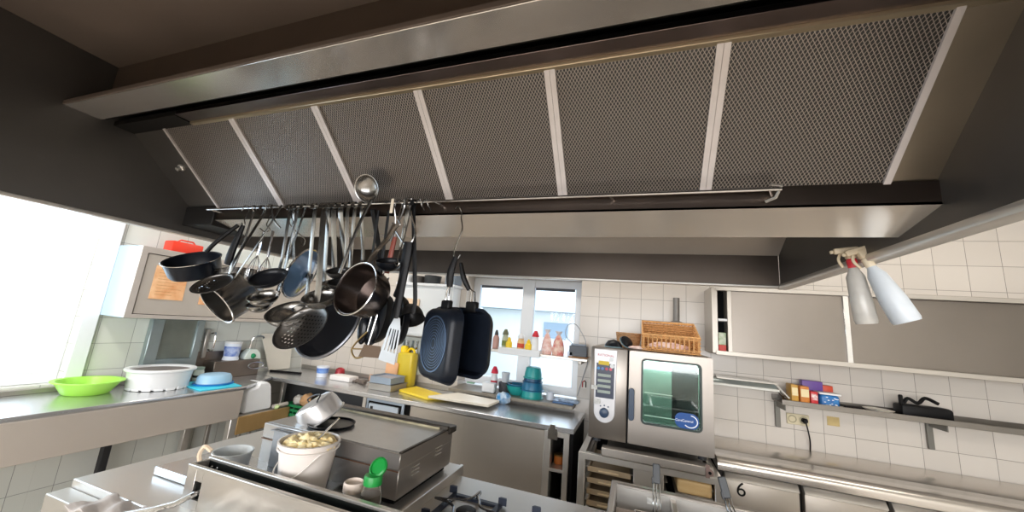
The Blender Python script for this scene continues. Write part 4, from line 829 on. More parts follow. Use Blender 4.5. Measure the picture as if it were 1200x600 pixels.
# pot-like measuring jug
t = thing('plastic_jug', 'round pale grey plastic pot with a handle on the steel lid', 'pot', (-1.665, 1.255, .936))
B().lathe([(0, 0), (.068, 0), (.074, .01), (.084, .085), (.088, .087), (.088, .093), (.081, .092), (.072, .012), (0, .008)], (-1.68, 1.27, .937), 32, sx=.88, sy=.88).done('body', mat('grey white plastic', '#cfd2d2', .35), t)
B().lathe([(0, .045), (.075, .045)], (-1.68, 1.27, .937), 32, sx=.88, sy=.88).done('contents', mat('dull olive liquid', '#74766a', .25), t)
B().tube(smoothpath([(-1.765, 1.235, 1.02), (-1.80, 1.225, 1.035), (-1.815, 1.22, 1.0), (-1.80, 1.225, .96)], 5), .009, 6).done('handle', mat('beige handle', '#d9c2a8', .5), t)
# bucket of batter
t = thing('plastic_bucket', 'white translucent plastic bucket filled with yellow dough pieces', 'bucket', (-1.30, 1.27, .936))
bx_, by_, bz_ = -1.275, 1.285, .937
B().lathe([(0, 0), (.082, 0), (.087, .01), (.110, .190), (.117, .192), (.118, .203), (.112, .205), (.105, .190), (.083, .012), (0, .006)], (bx_, by_, bz_), 48).done('body', mat('milky bucket', '#e6ddd6', .3, noise=.03), t)
B().tube([(bx_+.114*cos(a), by_+.114*sin(a), bz_+.178) for a in [2*pi*i/40 for i in range(40)]], .004, 6, closed=True).done('rim_bead', mat('milky bucket'), t)
B().tube(smoothpath([(bx_-.115, by_+.03, bz_+.178), (bx_-.122, by_-.0, bz_+.13), (bx_-.10, by_-.06, bz_+.09), (bx_-.03, by_-.108, bz_+.085), (bx_+.05, by_-.105, bz_+.10), (bx_+.108, by_-.04, bz_+.178)], 6), .003, 6).done('bail_handle', mat('milky bucket'), t)
B().box(-.014, .014, -.006, .006, -.015, .02, .003, M=Matrix.Translation((bx_-.117, by_+.02, bz_+.172)) @ Matrix.Rotation(1.4, 4, 'Z')).done('handle_lug', mat('milky bucket'), t)
b = B(); rd = random.Random(11)
b.lathe([(0, .184), (.101, .180)], (bx_, by_, bz_), 32)
for i in range(210):
    a = rd.random()*2*pi; rr_ = .092*math.sqrt(rd.random()); b.blob((bx_+rr_*cos(a), by_+rr_*sin(a), bz_+.184+.030*(1-(rr_/.10)**2)*rd.random()), .010+.010*rd.random(), (1.2, 1, .8), .2, 2, i)
tag(b.done('dough_pieces', mat('yellow dough', '#fbdc92', .6, nscale=60, col2='#fff2cc')), 'heap of pale yellow dough pieces filling the white bucket', 'dough', kind='stuff')
t = thing('steel_spatula', 'steel spatula standing in the bucket of dough', 'spatula', (bx_, by_, bz_+.17))
B().tube([(bx_+.01, by_-.02, bz_+.165), (bx_+.085, by_+.05, bz_+.29)], .0045, 8).done('handle', chrome, t)
B().box(-.025, .025, -.002, .002, -.06, .02, .002, M=Matrix.Translation((bx_-.005, by_-.035, bz_+.165)) @ Matrix.Rotation(.5, 4, 'Y')).done('blade', mat('olive blade', '#8d8255', .3, .6), t)
gn(-1.62, -1.30, 1.405, 1.428, .936, 1.095, 'clear_container', 'clear rectangular plastic container behind the white bucket', mat('grey clear plastic', '#c4c8cc', .12, trans=.55, ior=1.15))
# griddle
t = thing('griddle', 'large flat top steel griddle box with a raised back edge and side vents', 'griddle', (-1.3, 1.7, .9))
gx0, gx1, gy0, gy1 = -1.72, -.925, 1.432, 1.90
B().box(gx0, gx1, gy0, gy1, .925, 1.045, .003).box(gx0+.0, gx1-.0, gy0-.004, gy1, 1.04, 1.105, .003).done('body', mat('griddle body steel', '#b3aeaa', .3, .85, .15, 3), t)
B().box(gx0+.01, gx1-.012, gy0+.01, gy1-.05, 1.105, 1.108, .001).done('cooking_plate', mat('griddle plate', '#b5b5b5', .3, .8, .08, 14), t)
B().box(gx0, gx1+.006, gy1-.075, gy1-.055, 1.105, 1.128, .003).box(gx0, gx1+.012, gy1-.055, gy1+.02, 1.085, 1.118, .004).box(gx1-.012, gx1+.003, gy0, gy1-.06, 1.104, 1.113, .002).done('splash_rim', mat('greasy rim steel', '#5f5a55', .4, 1, .3, 8), t)
B().box(gx0+.02, gx1-.04, gy1-.082, gy1-.076, 1.106, 1.118, .001).done('grease_line', mat('pale grease', '#b9ae90', .6, noise=.4, nscale=30), t)
B().box(gx0+.02, gx1-.02, gy0+.02, gy1-.02, .902, .925, 0).done('feet', black, t)
for yy, zz2 in ((1.76, 1.01), (1.56, .985)):
    for k in range(3): B().box(gx1-.002, gx1+.004, yy-.03, yy+.03, zz2+.016*k, zz2+.016*k+.006, .002).done('vent_slot', steeld, t)
B().box(gx0, gx1, gy0-.0055, gy0-.003, 1.034, 1.038, 0).done('seam', mat('rusty seam', '#6a4a35', .6, .4), t)
t = thing('steel_bowl', 'upturned steel pan with a wire handle lying tilted on the griddle', 'pan', (-1.46, 1.55, 1.108))
Mb = Matrix.Translation((-1.545, 1.575, 1.165)) @ orient((-.42, -.40, .8))
B().lathe([(.104, -.045), (.112, -.047), (.116, -.043), (.108, -.038), (.103, .012), (.094, .040), (.083, .047), (.078, .043), (.074, .047), (0, .049)], n=40, M=Mb).done('dome', mat('bowl steel', '#d8d6d6', .3, .7, .04, 8), t)
b = B(); b.tube(smoothpath([(-.075, -.03, .047), (-.080, -.03, .062), (-.045, .0, .07), (.0, .03, .07), (.045, .045, .066), (.07, .03, .056), (.072, .02, .047)], 6), .0038, 6); b.bm.transform(Mb); b.done('wire_handle', mat('dark wire', '#4a4a4c', .35, .9), t)
tag(B().lathe([(0, 0), (.105, 0), (.112, .012), (.108, .012), (.1, .004), (0, .004)], (-1.44, 1.57, 1.109), 32).done('black_plate', blackpan), 'black round pan under the right edge of the upturned steel pan', 'pan')
# jars
t = thing('salt_shaker', 'white ribbed jar with a pale lid next to the green topped spice jar', 'jar', (-.985, 1.235, .925))
B().lathe([(0, 0), (.032, 0), (.034, .005), (.034, .05), (.0325, .055), (.034, .06), (.034, .09), (.032, .10), (0, .10)], (-.985, 1.235, .925), 24).done('body', mat('pale jar body', '#c9c6c2', .3), t)
B().lathe([(.034, .1), (.036, .1), (.036, .128), (.032, .132), (.03, .122), (0, .122)], (-.985, 1.235, .925), 28).done('lid', mat('pale pink lid', '#e0d0c4', .4), t)
t = thing('spice_jar', 'glass spice jar with an open green flip lid', 'jar', (-.93, 1.26, .9))
tag(B().box(-1.06, -.80, 1.17, 1.30, .902, .924, .002).done('steel_strip', steel), 'low steel strip under the two spice jars on the island', 'strip')
jx, jy = -.895, 1.225
B().lathe([(0, 0), (.036, 0), (.038, .006), (.038, .115), (.03, .135), (.03, .15), (.027, .15), (.027, .135), (.034, .112), (.034, .008), (0, .006)], (jx, jy, .925), 24).done('body', mat('jar glass', '#f0ece4', .05, trans=.95, ior=1.08), t)
B().lathe([(0, .008), (.0335, .008), (.0335, .112), (0, .114)], (jx, jy, .925), 24).done('spice', mat('dark spice', '#4a3a2e', .8, noise=.5, nscale=80), t)
B().lathe([(0, .145), (.033, .145), (.033, .17), (.03, .176), (0, .176)], (jx, jy, .925), 26).done('green_cap', mat('bright green', '#178a3a', .35), t)
B().lathe([(0, 0), (.034, 0), (.034, .008), (.028, .012), (.028, .004), (0, .004)], M=Matrix.Translation((jx+.002, jy+.022, 1.118)) @ orient((-.0, -.8, .55)), n=26).done('flip_lid', mat('bright green'), t)
B().box(jx+.034, jx+.052, jy-.01, jy+.01, .93, .99, .004).done('side_grip', mat('yellowish plastic', '#cdbd84', .4), t)

# gas grates
def grate(cx_, cy_, hx=.125, hy=.125, z=.851, label='', grp=None):
    t = thing('gas_burner', label, 'gas burner', (cx_, cy_, z), grp)
    b = B()
    w0 = .028; b.box(cx_-hx, cx_+hx, cy_-hy, cy_-hy+w0, z, z+.022, .003).box(cx_-hx, cx_+hx, cy_+hy-w0, cy_+hy, z, z+.022, .003).box(cx_-hx, cx_-hx+w0, cy_-hy, cy_+hy, z, z+.022, .003).box(cx_+hx-w0, cx_+hx, cy_-hy, cy_+hy, z, z+.022, .003)
    for sx_ in (-1, 1):
        for sy_ in (-1, 1): b.prism([(0, 0), (.04, 0), (.035, .012), (.008, .012)], 0, .03, 'z', M=Matrix.Translation((cx_+sx_*hx-(.02 if sx_ > 0 else .02), cy_+sy_*hy-.008, z+.018)))
    b.done('cast_frame', mat('cast iron', '#333a4a', .5, .2, .2), t)
    B().box(cx_-hx+.02, cx_+hx-.02, cy_-hy+.02, cy_+hy-.02, z, z+.004, 0).done('dark_well', mat('burner well', '#0b0e18', .75, 0), t)
    B().lathe([(0, .004), (.045, .004), (.045, .018), (.035, .024), (0, .024)], (cx_, cy_, z), 24).done('burner_cap', blackm, t)
    w_ = B(); zt = z+.036
    for k in range(4):
        a = pi/4*0+pi/2*k; c, s_ = cos(a), sin(a)
        def T(x, y): return (cx_+c*x-s_*y, cy_+s_*x+c*y, zt)
        w_.tube(smoothpath([T(hx+.02, -.004), T(hx+.03, .0), T(hx+.02, .004), T(.085, .010), T(.05, .03), T(.035, .062), T(.012, hx-.02), T(.006, hx+.018)], 5), .005, 6)
        w_.tube([T(hx+.02, -.004), T(.1, -.006)], .0035, 6); w_.tube([(cx_+c*hx*.9, cy_+s_*hx*.9, zt), (cx_+c*hx*.9, cy_+s_*hx*.9, z+.02)], .0035, 6)
    w_.done('wire_trivet', mat('trivet steel', '#8b8d92', .25, 1), t)
grate(-.685, 1.62, label='gas burner with wire trivet nearest the griddle')
grate(-.275, 1.62, label='gas burner with wire trivet left of the fryer')
grate(-.665, 1.22, label='near gas burner below the frame beside the griddle')
# fryer
t = thing('deep_fryer', 'steel deep fryer with an open tank and two hooked basket handles at lower right', 'fryer', (.3, 1.7, .85))
fx0, fx1, fy0_, fy1_ = -.095, .62, 1.25, 1.955; fz = 1.0
b = B().box(fx0, fx1, fy1_-.03, fy1_, .82, fz, .004).box(fx0, fx0+.025, fy0_, fy1_, .82, fz, .004).box(fx1-.025, fx1, fy0_, fy1_, .82, fz, .004).box(fx0, fx1, fy0_, fy0_+.03, .82, fz, .004).box(fx0+.25, fx0+.275, fy0_, fy1_-.03, .90, fz-.015, .003)
b.done('tank_rim', mat('fryer steel', '#b9b4ae', .32, .95, .1), t)
B().box(fx0+.025, fx1-.025, fy1_-.036, fy1_-.03, .86, .99, .001).done('back_splash', mat('fryer back', '#b8b5b0', .38, .6, .12), t)
B().box(fx0+.02, fx1-.02, fy0_+.02, fy1_-.02, .855, .86, 0).done('tank_floor', mat('brown oil', '#5a4638', .2, .1), t)
B().box(fx0+.026, fx1-.026, fy1_-.22, fy1_-.14, .93, .945, .004).done('cross_bar', mat('brown steel bar', '#84776d', .35, .9), t)
B().box(.06, .12, fy1_-.042, fy1_-.036, .945, .972, .001).done('white_sticker', mat('worn white sticker'), t)
for i, (hx_, sk) in enumerate(((.10, 0), (.375, .045))):
    k = thing('fryer_basket', ['wire fryer basket with a grey grip, left one', 'wire fryer basket with a grey grip, right one'][i], 'fryer basket', (hx_, 1.85, .9), 'fryer baskets')
    M = Matrix.Translation((hx_, 1.93, 1.055)) @ Matrix.Rotation(-sk*5, 4, 'Y') @ Matrix.Rotation(-.35, 4, 'X')
    B().box(-.016, .016, -.008, .008, -.025, .055, .004, M=M).box(-.02, -.012, -.012, .012, -.028, .0, .002, M=M).done('grip', mat('grey grip', '#45474a', .5, .1), k)
    b = B()
    for q_ in (-.012, 0, .012):
        b.tube(smoothpath([M @ V((q_, 0, -.022)), M @ V((q_*1.1, -.012, -.07)), (hx_+q_*1.2+sk, 1.875, .965), (hx_+q_*1.3+sk, 1.86, .90)], 5), .0028, 6)
    b.done('handle_wires', chrome, k)
    b = B()
    for x in [j*.03 for j in range(-3, 4)]: b.tube([(hx_+sk+x, 1.6, .875), (hx_+sk+x, 1.85, .875), (hx_+sk+x, 1.86, .93)], .0015, 5)
    for y in (1.6, 1.68, 1.76, 1.85): b.tube([(hx_+sk-.09, y, .875), (hx_+sk+.09, y, .875)], .0015, 5)
    b.tube([(hx_+sk-.09, 1.6, .93), (hx_+sk+.09, 1.6, .93), (hx_+sk+.09, 1.86, .93), (hx_+sk-.09, 1.86, .93)], .0025, 6, closed=True)
    b.done('wire_cage', chrome, k)
t = thing('can_opener', 'worn steel hinge clip with a dark hole hanging at the corner of the oven stand', 'clip', (.47, 2.9, .83))
B().box(.45, .475, 2.893, 2.903, .80, .88, .003, M=None).lathe([(.0, 0), (.022, 0), (.022, .01), (0, .01)], M=Matrix.Translation((.475, 2.9, .835)) @ orient((0, -1, 0)), n=16).done('plate', mat('rusty clip', '#8f7a74', .45, .6), t)
B().lathe([(.0, 0), (.01, 0), (.01, .002), (0, .002)], M=Matrix.Translation((.475, 2.889, .835)) @ orient((0, -1, 0)), n=12).done('hole', black, t)

# ------------------------------------------------------------------ hanging utensils
def hook(name, label, x, z0, z1, y=RY, r=.0028, grp='wire hooks on the rail', dy=0, wide=.018, ym=None):
    pts = [(x-.012, y-.012, z0-.02), (x-.008, y-.012, z0+.004), (x, y, z0+.012), (x+.004, y+.012, z0-.004), (x+.002, y+.004, (z0+z1)/2), (x, y+dy, z1+.03), (x+wide*.6, y+dy, z1+.006), (x, y+dy, z1-.006), (x-wide*.8, y+dy, z1+.012)]
    return tag(B().tube(smoothpath(pts, 5), r, 6).done(name, mat('wire steel', '#8b8985', .25, 1)), label, 'hook', grp)
def strip(b, pts, w_, th=.0016):
    b.tube(smoothpath(pts, 5), w_, 8, flat=th/w_, up=(0, 1, 0))
    return b
def ladle(x, cup, n, r, depth, label, group='ladles and skimmers on the rail', y=RY, w_=.011, kind='ladle', perforated=False, hm=None, zt=RZ, mm=None, xt=None):
    """handle hooked over the rail, cup rim centre at cup, opening along n"""
    cup = V(cup); n = V(n).normalized(); t = thing(kind, label, kind.replace('_', ' '), (x, y, zt), group)
    d = (V((x, y, zt))-cup); side = (d-n*d.dot(n)).normalized(); rim = cup+side*r
    b = B(); hk = [(x, y-.014, zt-.018), (x, y-.012, zt+.004), (x, y, zt+.0085), (x, y+.009, zt-.002), V((x, y+.006, zt-.04))]
    q = rim+V((0, 0, .05))+side*.008
    strip(b, hk+[V((x, y+.006, zt-.04)).lerp(q, .5), q, rim+side*.004+V((0, 0, .012)), rim-V((0, 0, .006))], w_); b.done('handle', hm or utens, t)
    M = Matrix.Translation(cup) @ orient(n); pr = []
    K = 10
    for i in range(K+1):
        a = pi/2*i/K; pr.append((r*sin(a), -depth*cos(a)))
    pr += [(r+.003, .001), (r-.002, .0005)]
    for i in range(K, -1, -1): a = pi/2*i/K; pr.append(((r-.002)*sin(a), -(depth-.002)*cos(a)))
    B().lathe(pr, n=32, M=M, uv=True).done('perforated_cup' if perforated else 'cup', perf if perforated else (mm or utens), t)
    return t
def pan_body(c, n, r, depth, m, inner=None, k=.82, rimw=.004, parent=None, name='pan_body'):
    M = Matrix.Translation(c) @ orient(n)
    return B().lathe([(0, -depth), (r*k, -depth), (r*(k+.07), -depth*.85), (r, 0), (r+rimw, .001), (r+rimw, -.003), (r-.003, -.002), (r*(k+.06), -depth*.82), (r*k, -depth+.004), (0, -depth+.004)], n=44, M=M).done(name, m, parent)
C_ = 'pans on the rail'
# small black saucepan and grey pan behind
t = thing('saucepan', 'small black saucepan with a thin bright rim, leftmost on the rail', 'saucepan', (-1.86, 1.2, 2.07), C_)
nrm = V((.12, -.48, .87)).normalized(); cc_ = V((-2.16, 1.2, 1.872))
pan_body(cc_, nrm, .118, .085, mat('dark blue enamel', '#10131a', .3), parent=t, k=.86)
M = Matrix.Translation(cc_) @ orient(nrm); B().tube([M @ V((.121*cos(a), .121*sin(a), 0)) for a in [2*pi*i/44 for i in range(44)]], .0022, 6, closed=True).done('bright_rim', chrome, t)
B().tube(smoothpath([(-2.045, 1.19, 1.91), (-2.01, 1.19, 1.945), (-1.975, 1.20, 1.985), (-1.91, 1.22, 2.055)], 6), [.010]*19, 8).done('handle', blackm, t)
t = thing('saucepan', 'grey steel saucepan with a black handle behind the small black saucepan', 'saucepan', (-1.88, 1.3, 2.05), C_)
pan_body((-2.02, 1.36, 1.82), (-.25, .1, .95), .115, .10, utens, parent=t, k=.9)
B().tube(smoothpath([(-1.965, 1.25, 1.86), (-1.94, 1.24, 1.93), (-1.895, 1.235, 2.06)], 6), [.024, .024, .025, .025, .025, .024, .023, .022, .021, .02, .018, .016, .013], 8, flat=.6).done('handle', blackm, t)
hook('wire_hook', 'wire hook carrying the small black saucepan at the left end of the rail', -1.895, RZ, 2.06)
t = thing('steel_pot', 'steel milk pot tilted sideways hanging low under the saucepans', 'pot', (-1.86, 1.25, 1.6), C_)
nrm = V((-.75, -.35, -.1)).normalized()
c0 = V((-1.93, 1.22, 1.655)); nrm = V((-.10, -.74, -.62)).normalized()
pan_body(c0, nrm, .105, .14, utens, parent=t, k=.93)
M = Matrix.Translation(c0) @ orient(nrm); B().tube([M @ V((.107*cos(a), .107*sin(a), 0)) for a in [2*pi*i/44 for i in range(44)]], .005, 6, closed=True).done('rolled_rim', chrome, t)
B().tube(smoothpath([(-1.90, 1.21, 1.76), (-1.88, 1.23, 1.86), (-1.86, 1.236, 2.0), (-1.84, RY, RZ-.02)], 6), .008, 8, flat=.35).tube(smoothpath([(-1.84, RY, RZ-.02), (-1.84, RY-.012, RZ), (-1.84, RY, RZ+.01), (-1.84, RY+.012, RZ-.01)], 4), .003, 6).done('handle', utens, t)
ladle(-1.78, (-1.80, 1.10, 1.75), (.1, -.62, .75), .08, .02, 'small perforated skimmer crossing over the steel milk pot', perforated=True, kind='skimmer')
# whisks
def whisk(x, zt, zb_, r, label, dx=0):
    t = thing('whisk', label, 'whisk', (x, RY, zt), 'whisks on a ring at the left of the rail')
    zm = zb_+(zt-zb_)*.52
    P = lambda s_: V((x+dx*s_, RY+.01, zt+(zb_-zt)*s_))
    B().tube([P(.03), P(.5)], .006, 8).done('handle', chrome, t)
    b = B()
    for k in range(4):
        a = pi*k/4; pts = []
        for i in range(21):
            u = i/20*2-1; w2 = r*math.sin(pi*(1-abs(u)**1.6)*.5)*(1 if True else 1)
            s_ = .5+.5*(1-u*u)
            sg = 1 if u > 0 else -1
            prof_ = r*(abs(u)**.5)*(1-abs(u)**3)*1.4
            p = P(.5+.5*(1-abs(u)**2)); pts.append(p+V((cos(a)*sg*prof_, sin(a)*sg*prof_, 0)))
        b.tube(pts, .0013, 5)
    b.done('wires', chrome, t)
hook('wire_hook', 'large bent wire hook carrying the whisks', -1.73, RZ, 2.03, wide=.05)
whisk(-1.75, 2.04, 1.78, .035, 'steel whisk hung left in the pair', -.02)
whisk(-1.69, 2.04, 1.76, .035, 'steel whisk hung right in the pair', .0)
tongs = thing('kitchen_tongs', 'long crossed steel tongs hanging beside the whisks', 'tongs', (-1.68, RY, RZ))
strip(B(), [(-1.64, RY-.012, RZ+.004), (-1.68, RY-.01, 2.08), (-1.80, RY, 1.9), (-1.88, RY, 1.78)], .007).done('arm', utens, tongs)
strip(B(), [(-1.70, RY-.02, RZ+.004), (-1.66, RY-.02, 2.08), (-1.62, RY-.01, 2.04)], .005).done('arm', utens, tongs)
# ladles left group
dk = mat('dark ladle', '#2b2a2a', .3, .6)
ladle(-1.60, (-1.585, 1.19, 1.80), (.15, -.6, .75), .075, .04, 'black ladle cup, uppermost left of the blue lid', mm=blackpan)
ladle(-1.55, (-1.63, 1.22, 1.715), (.1, -.45, .85), .065, .045, 'steel ladle just below the black ladle')
ladle(-1.51, (-1.70, 1.26, 1.675), (.1, -.35, .9), .052, .04, 'lowest small steel ladle at the left')
ladle(-1.575, (-1.665, 1.30, 1.81), (.15, -.3, .9), .05, .03, 'small steel ladle behind the whisks')
t = thing('pan_lid', 'blue tinted glass lid with a steel rim hanging edge on behind the handles', 'lid', (-1.6, 1.36, 1.99), None)
Ml = Matrix.Translation((-1.61, 1.38, 1.845)) @ orient((.88, .36, -.3))
B().lathe([(0, .03), (.05, .027), (.10, .012), (.13, 0), (.13, -.003), (.10, .008), (.05, .023), (0, .026)], n=40, M=Ml).done('glass_dome', mat('blue lid glass', '#6f8fb5', .12, .3, coat=1), t)
b = B(); b.tube([(.132*cos(a), .132*sin(a), 0) for a in [2*pi*i/40 for i in range(40)]], .005, 6, closed=True); b.bm.transform(Ml); b.done('rim', chrome, t)
B().lathe([(0, .03), (.012, .03), (.02, .05), (0, .055)], n=16, M=Ml).done('knob', blackm, t)
hook('wire_hook', 'wire hook carrying the blue tinted lid', -1.60, RZ, 1.99, y=RY+.01, dy=.1)
ladle(-1.44, (-1.455, 1.22, 1.655), (.1, -.5, .8), .092, .06, 'big steel ladle left of the perforated skimmer', w_=.013)
ladle(-1.385, (-1.315, 1.17, 1.60), (.0, -.78, .6), .112, .03, 'big round perforated skimmer in the middle of the rack', w_=.017, perforated=True, kind='skimmer')
ladle(-1.325, (-1.285, 1.22, 1.735), (.05, -.5, .82), .078, .055, 'wide steel ladle above the big skimmer', w_=.016)
ladle(-1.36, (-1.41, 1.27, 1.68), (.05, -.4, .9), .06, .05, 'steel ladle tucked behind the two big ladles', w_=.016)
ladle(-1.285, (-1.30, 1.29, 1.80), (.05, -.4, .9), .055, .04, 'steel ladle hanging at the back behind the wide handles', w_=.016)
ladle(-1.245, (-1.215, 1.22, 1.845), (.1, -.4, .85), .05, .035, 'small dark ladle left of the big saucepan, upper one', mm=dk)
ladle(-1.205, (-1.22, 1.24, 1.80), (.1, -.45, .85), .05, .035, 'small dark ladle left of the big saucepan, lower one', mm=dk)
ladle(-1.165, (-1.175, 1.28, 1.86), (.1, -.3, .9), .045, .03, 'small ladle half hidden behind the big saucepan')
# inverted ladle on top
t = thing('ladle', 'round steel ladle resting upside down over the rail with its handle hanging down', 'ladle', (-1.1, RY, 2.17), 'ladles and skimmers on the rail')
Mi = Matrix.Translation((-1.095, 1.17, 2.195)) @ orient((.05, -.85, -.35)); K = 10
pr = [(.058*sin(pi/2*i/K), -.035*cos(pi/2*i/K)) for i in range(K+1)]+[(.060, .001)]+[(.056*sin(pi/2*i/K), -.033*cos(pi/2*i/K)) for i in range(K, -1, -1)]
B().lathe(pr, n=32, M=Mi).done('cup', utens, t)
strip(B(), [(-1.07, 1.185, 2.15), (-1.10, 1.19, 2.10), (-1.14, 1.19, 1.98), (-1.18, 1.19, 1.83)], .009).done('handle', utens, t)
# big saucepan
t = thing('saucepan', 'steel saucepan with open dark mouth facing the room, the largest bright pan', 'saucepan', (-.99, RY, 2.03), C_)
nrm = V((-.38, -.88, .05)).normalized(); nrm = V((-.15, -.92, .22)).normalized(); c0 = V((-1.005, 1.10, 1.765))
pan_body(c0, nrm, .102, .095, mat('saucepan steel', '#7d7470', .24, 1, .25, 9), parent=t, k=.84)
M = Matrix.Translation(c0) @ orient(nrm); B().tube([M @ V((.105*cos(a), .105*sin(a), 0)) for a in [2*pi*i/44 for i in range(44)]], .003, 6, closed=True).done('bright_rim', chrome, t)
strip(B(), [(-.985, 1.125, 1.865), (-.975, 1.15, 1.92), (-.965, 1.19, 1.98), (-.96, 1.22, 2.05)], .013, .006).done('handle', utens, t)
hook('wire_hook', 'wire hook with a white tag carrying the big saucepan', -.965, RZ, 2.05, wide=.03)
tag(B().box(-1.0, -.985, RY-.016, RY-.012, 2.10, 2.165, .003).done('hanging_tag', mat('cream tag', '#d8ccb8', .5)), 'cream loop tag on the rail above the big saucepan', 'tag')
ladle(-.925, (-.965, 1.22, 1.895), (.1, -.35, .9), .052, .045, 'black round ladle right of the red handle', mm=blackpan)
t = thing('red_handled_spatula', 'kitchen utensil with a red brown handle beside the big saucepan', 'utensil', (-1.0, 1.28, 2.02))
B().tube([(-1.015, 1.28, 1.85), (-1.0, 1.28, 2.01)], .012, 8, flat=.6).done('grip', mat('red brown wood', '#8a4030', .4), t)
B().tube([(-1.0, 1.28, 2.01), (-.995, 1.26, 2.09), (-1.0, RY, RZ+.008)], .003, 6).done('loop', chrome, t)
# triangular big wire hook + black handle pan
tag(B().tube(smoothpath([(-.945, RY, RZ+.010), (-.95, RY+.01, RZ-.03), (-.985, RY, 1.98)], 5)+[], .006, 6, flat=.6).done('flat_bar', utens), 'flat steel bar hanging from the rail beside the black handle', 'bar')
tag(B().tube([(-.985, RY, 1.905), (-.93, RY-.005, 1.99), (-.895, RY-.006, 2.02)][:0]+smoothpath([(-.935, RY-.012, RZ-.01), (-.93, RY, RZ+.010), (-.915, RY, RZ-.01), (-.885, RY-.005, 2.07), (-.862, RY-.008, 2.02), (-.87, RY-.012, 1.975), (-.90, RY-.012, 1.965), (-.955, RY-.01, 2.02)], 6), .004, 6).done('wire_hook', mat('wire steel')), 'large triangular wire hook carrying the long black handle', 'hook')
t = thing('frying_pan', 'black frying pan seen edge on with a long black handle', 'frying pan', (-.89, 1.25, 1.97), C_)
B().tube(smoothpath([(-.885, 1.225, 1.975), (-.89, 1.23, 1.90), (-.905, 1.24, 1.80), (-.925, 1.25, 1.75)], 6), [.020, .021, .022, .022, .022, .022, .022, .021, .02, .019, .018, .018, .018, .018, .018, .018, .018, .018, .018], 8, flat=.6).done('handle', blackm, t)
pan_body((-.955, 1.31, 1.655), (-.66, -.75, .0), .115, .035, blackpan, parent=t, k=.75)
t = thing('fish_slice', 'slotted silver spatula with a black handle hanging lowest in the rack', 'spatula', (-.88, 1.2, 1.85))
strip(B(), [(-.865, 1.20, 1.865), (-.872, 1.2, 1.76), (-.875, 1.2, 1.665)], .015, .010).done('handle', blackm, t)
b = B(); sp = [(-.892, 1.665), (-.862, 1.665), (-.847, 1.60), (-.84, 1.515), (-.925, 1.505), (-.915, 1.60)]
def slotplate(b, cols):
    pass
Mx = Matrix.Translation((-.877, 1.195, 1.59)) @ Matrix.Rotation(.12, 4, 'Y') @ Matrix.Rotation(-.15, 4, 'Z')
b.prism([(-.014, .075), (.014, .075), (.03, .03), (.022, .03), (.0165, -.045), (.038, -.09), (-.046, -.09), (-.0165, -.045), (-.022, .03), (-.03, .03)][:0] or [(-.014, .08), (.014, .08), (.031, .035), (-.031, .035)], 0, .0015, 'y', M=Mx)
b.prism([(-.0425, -.05), (.0385, -.05), (.041, -.09), (-.046, -.09)], 0, .0015, 'y', M=Mx)
xs = [-1, -.66, -.5, -.16, .0+.0, .16, .5, .66, 1]
for a_, c_ in ((-1, -.72), (-.52, -.24), (-.06, .1), (.28, .52), (.72, 1)):
    b.prism([(a_*.031, .035), (c_*.031, .035), (c_*.0385, -.05), (a_*.0425, -.05)], 0, .0015, 'y', M=Mx)
b.done('slotted_blade', mat('bright blade', '#b9bcc0', .35, .6), t)
ladle(-.895, (-.855, 1.27, 1.665), (.45, -.35, -.82), .052, .07, 'dark pointed scoop right of the slotted spatula', mm=dk, hm=blackm, kind='scoop', w_=.01)
hook('wire_hook', 'thin wire hook carrying the slotted spatula', -.905, RZ, 1.875, y=RY-.02, dy=-.02)
t = thing('scraper', 'wide brown steel scraper on a long thin rod', 'scraper', (-1.0, 1.25, 1.83))
B().tube([(-.985, 1.26, 1.83), (-1.03, 1.25, 1.54)], .004, 6).done('rod', chrome, t)
B().prism([(-1.065, 1.50), (-.955, 1.505), (-.965, 1.55), (-1.045, 1.55)], 1.245, 1.248, 'y').done('blade', mat('brownish steel', '#6a5a4e', .35, .8), t)
t2 = thing('wire_masher', 'small brass wire loop tool hanging left of the scraper', 'utensil', (-1.08, 1.26, 1.52))
B().tube(smoothpath([(-1.06, 1.27, 1.60), (-1.10, 1.27, 1.56), (-1.125, 1.27, 1.52), (-1.10, 1.27, 1.49), (-1.06, 1.27, 1.50)], 5), .004, 6).tube([(-1.12, 1.27, 1.525), (-1.04, 1.27, 1.53)], .003, 6).done('loop', mat('brass wire', '#a08a60', .3, .9), t2)
B().tube([(-1.06, 1.27, 1.60), (-1.02, 1.27, 1.85)], .003, 6).done('stem', chrome, t2)
for i, (x, z0, z1, l) in enumerate(((-1.10, 1.545, 1.80, 'black rounded serving spoon below the big saucepan, left one'), (-1.045, 1.555, 1.78, 'black rounded serving spoon below the big saucepan, right one'))):
    t = thing('serving_spoon', l, 'spoon', (x, 1.28, z1), 'black serving spoons')
    B().blob((x, 1.29, z0+.06), .062, (.42, .25, 1), 0, 3, 0).done('bowl', mat('gloss black', '#101318', .18), t)
    B().tube([(x, 1.285, z0+.1), (x+.01, 1.27, z1), (x+.02, RY+.01, RZ-.03)], .007, 8, flat=.5).done('handle', blackm, t)
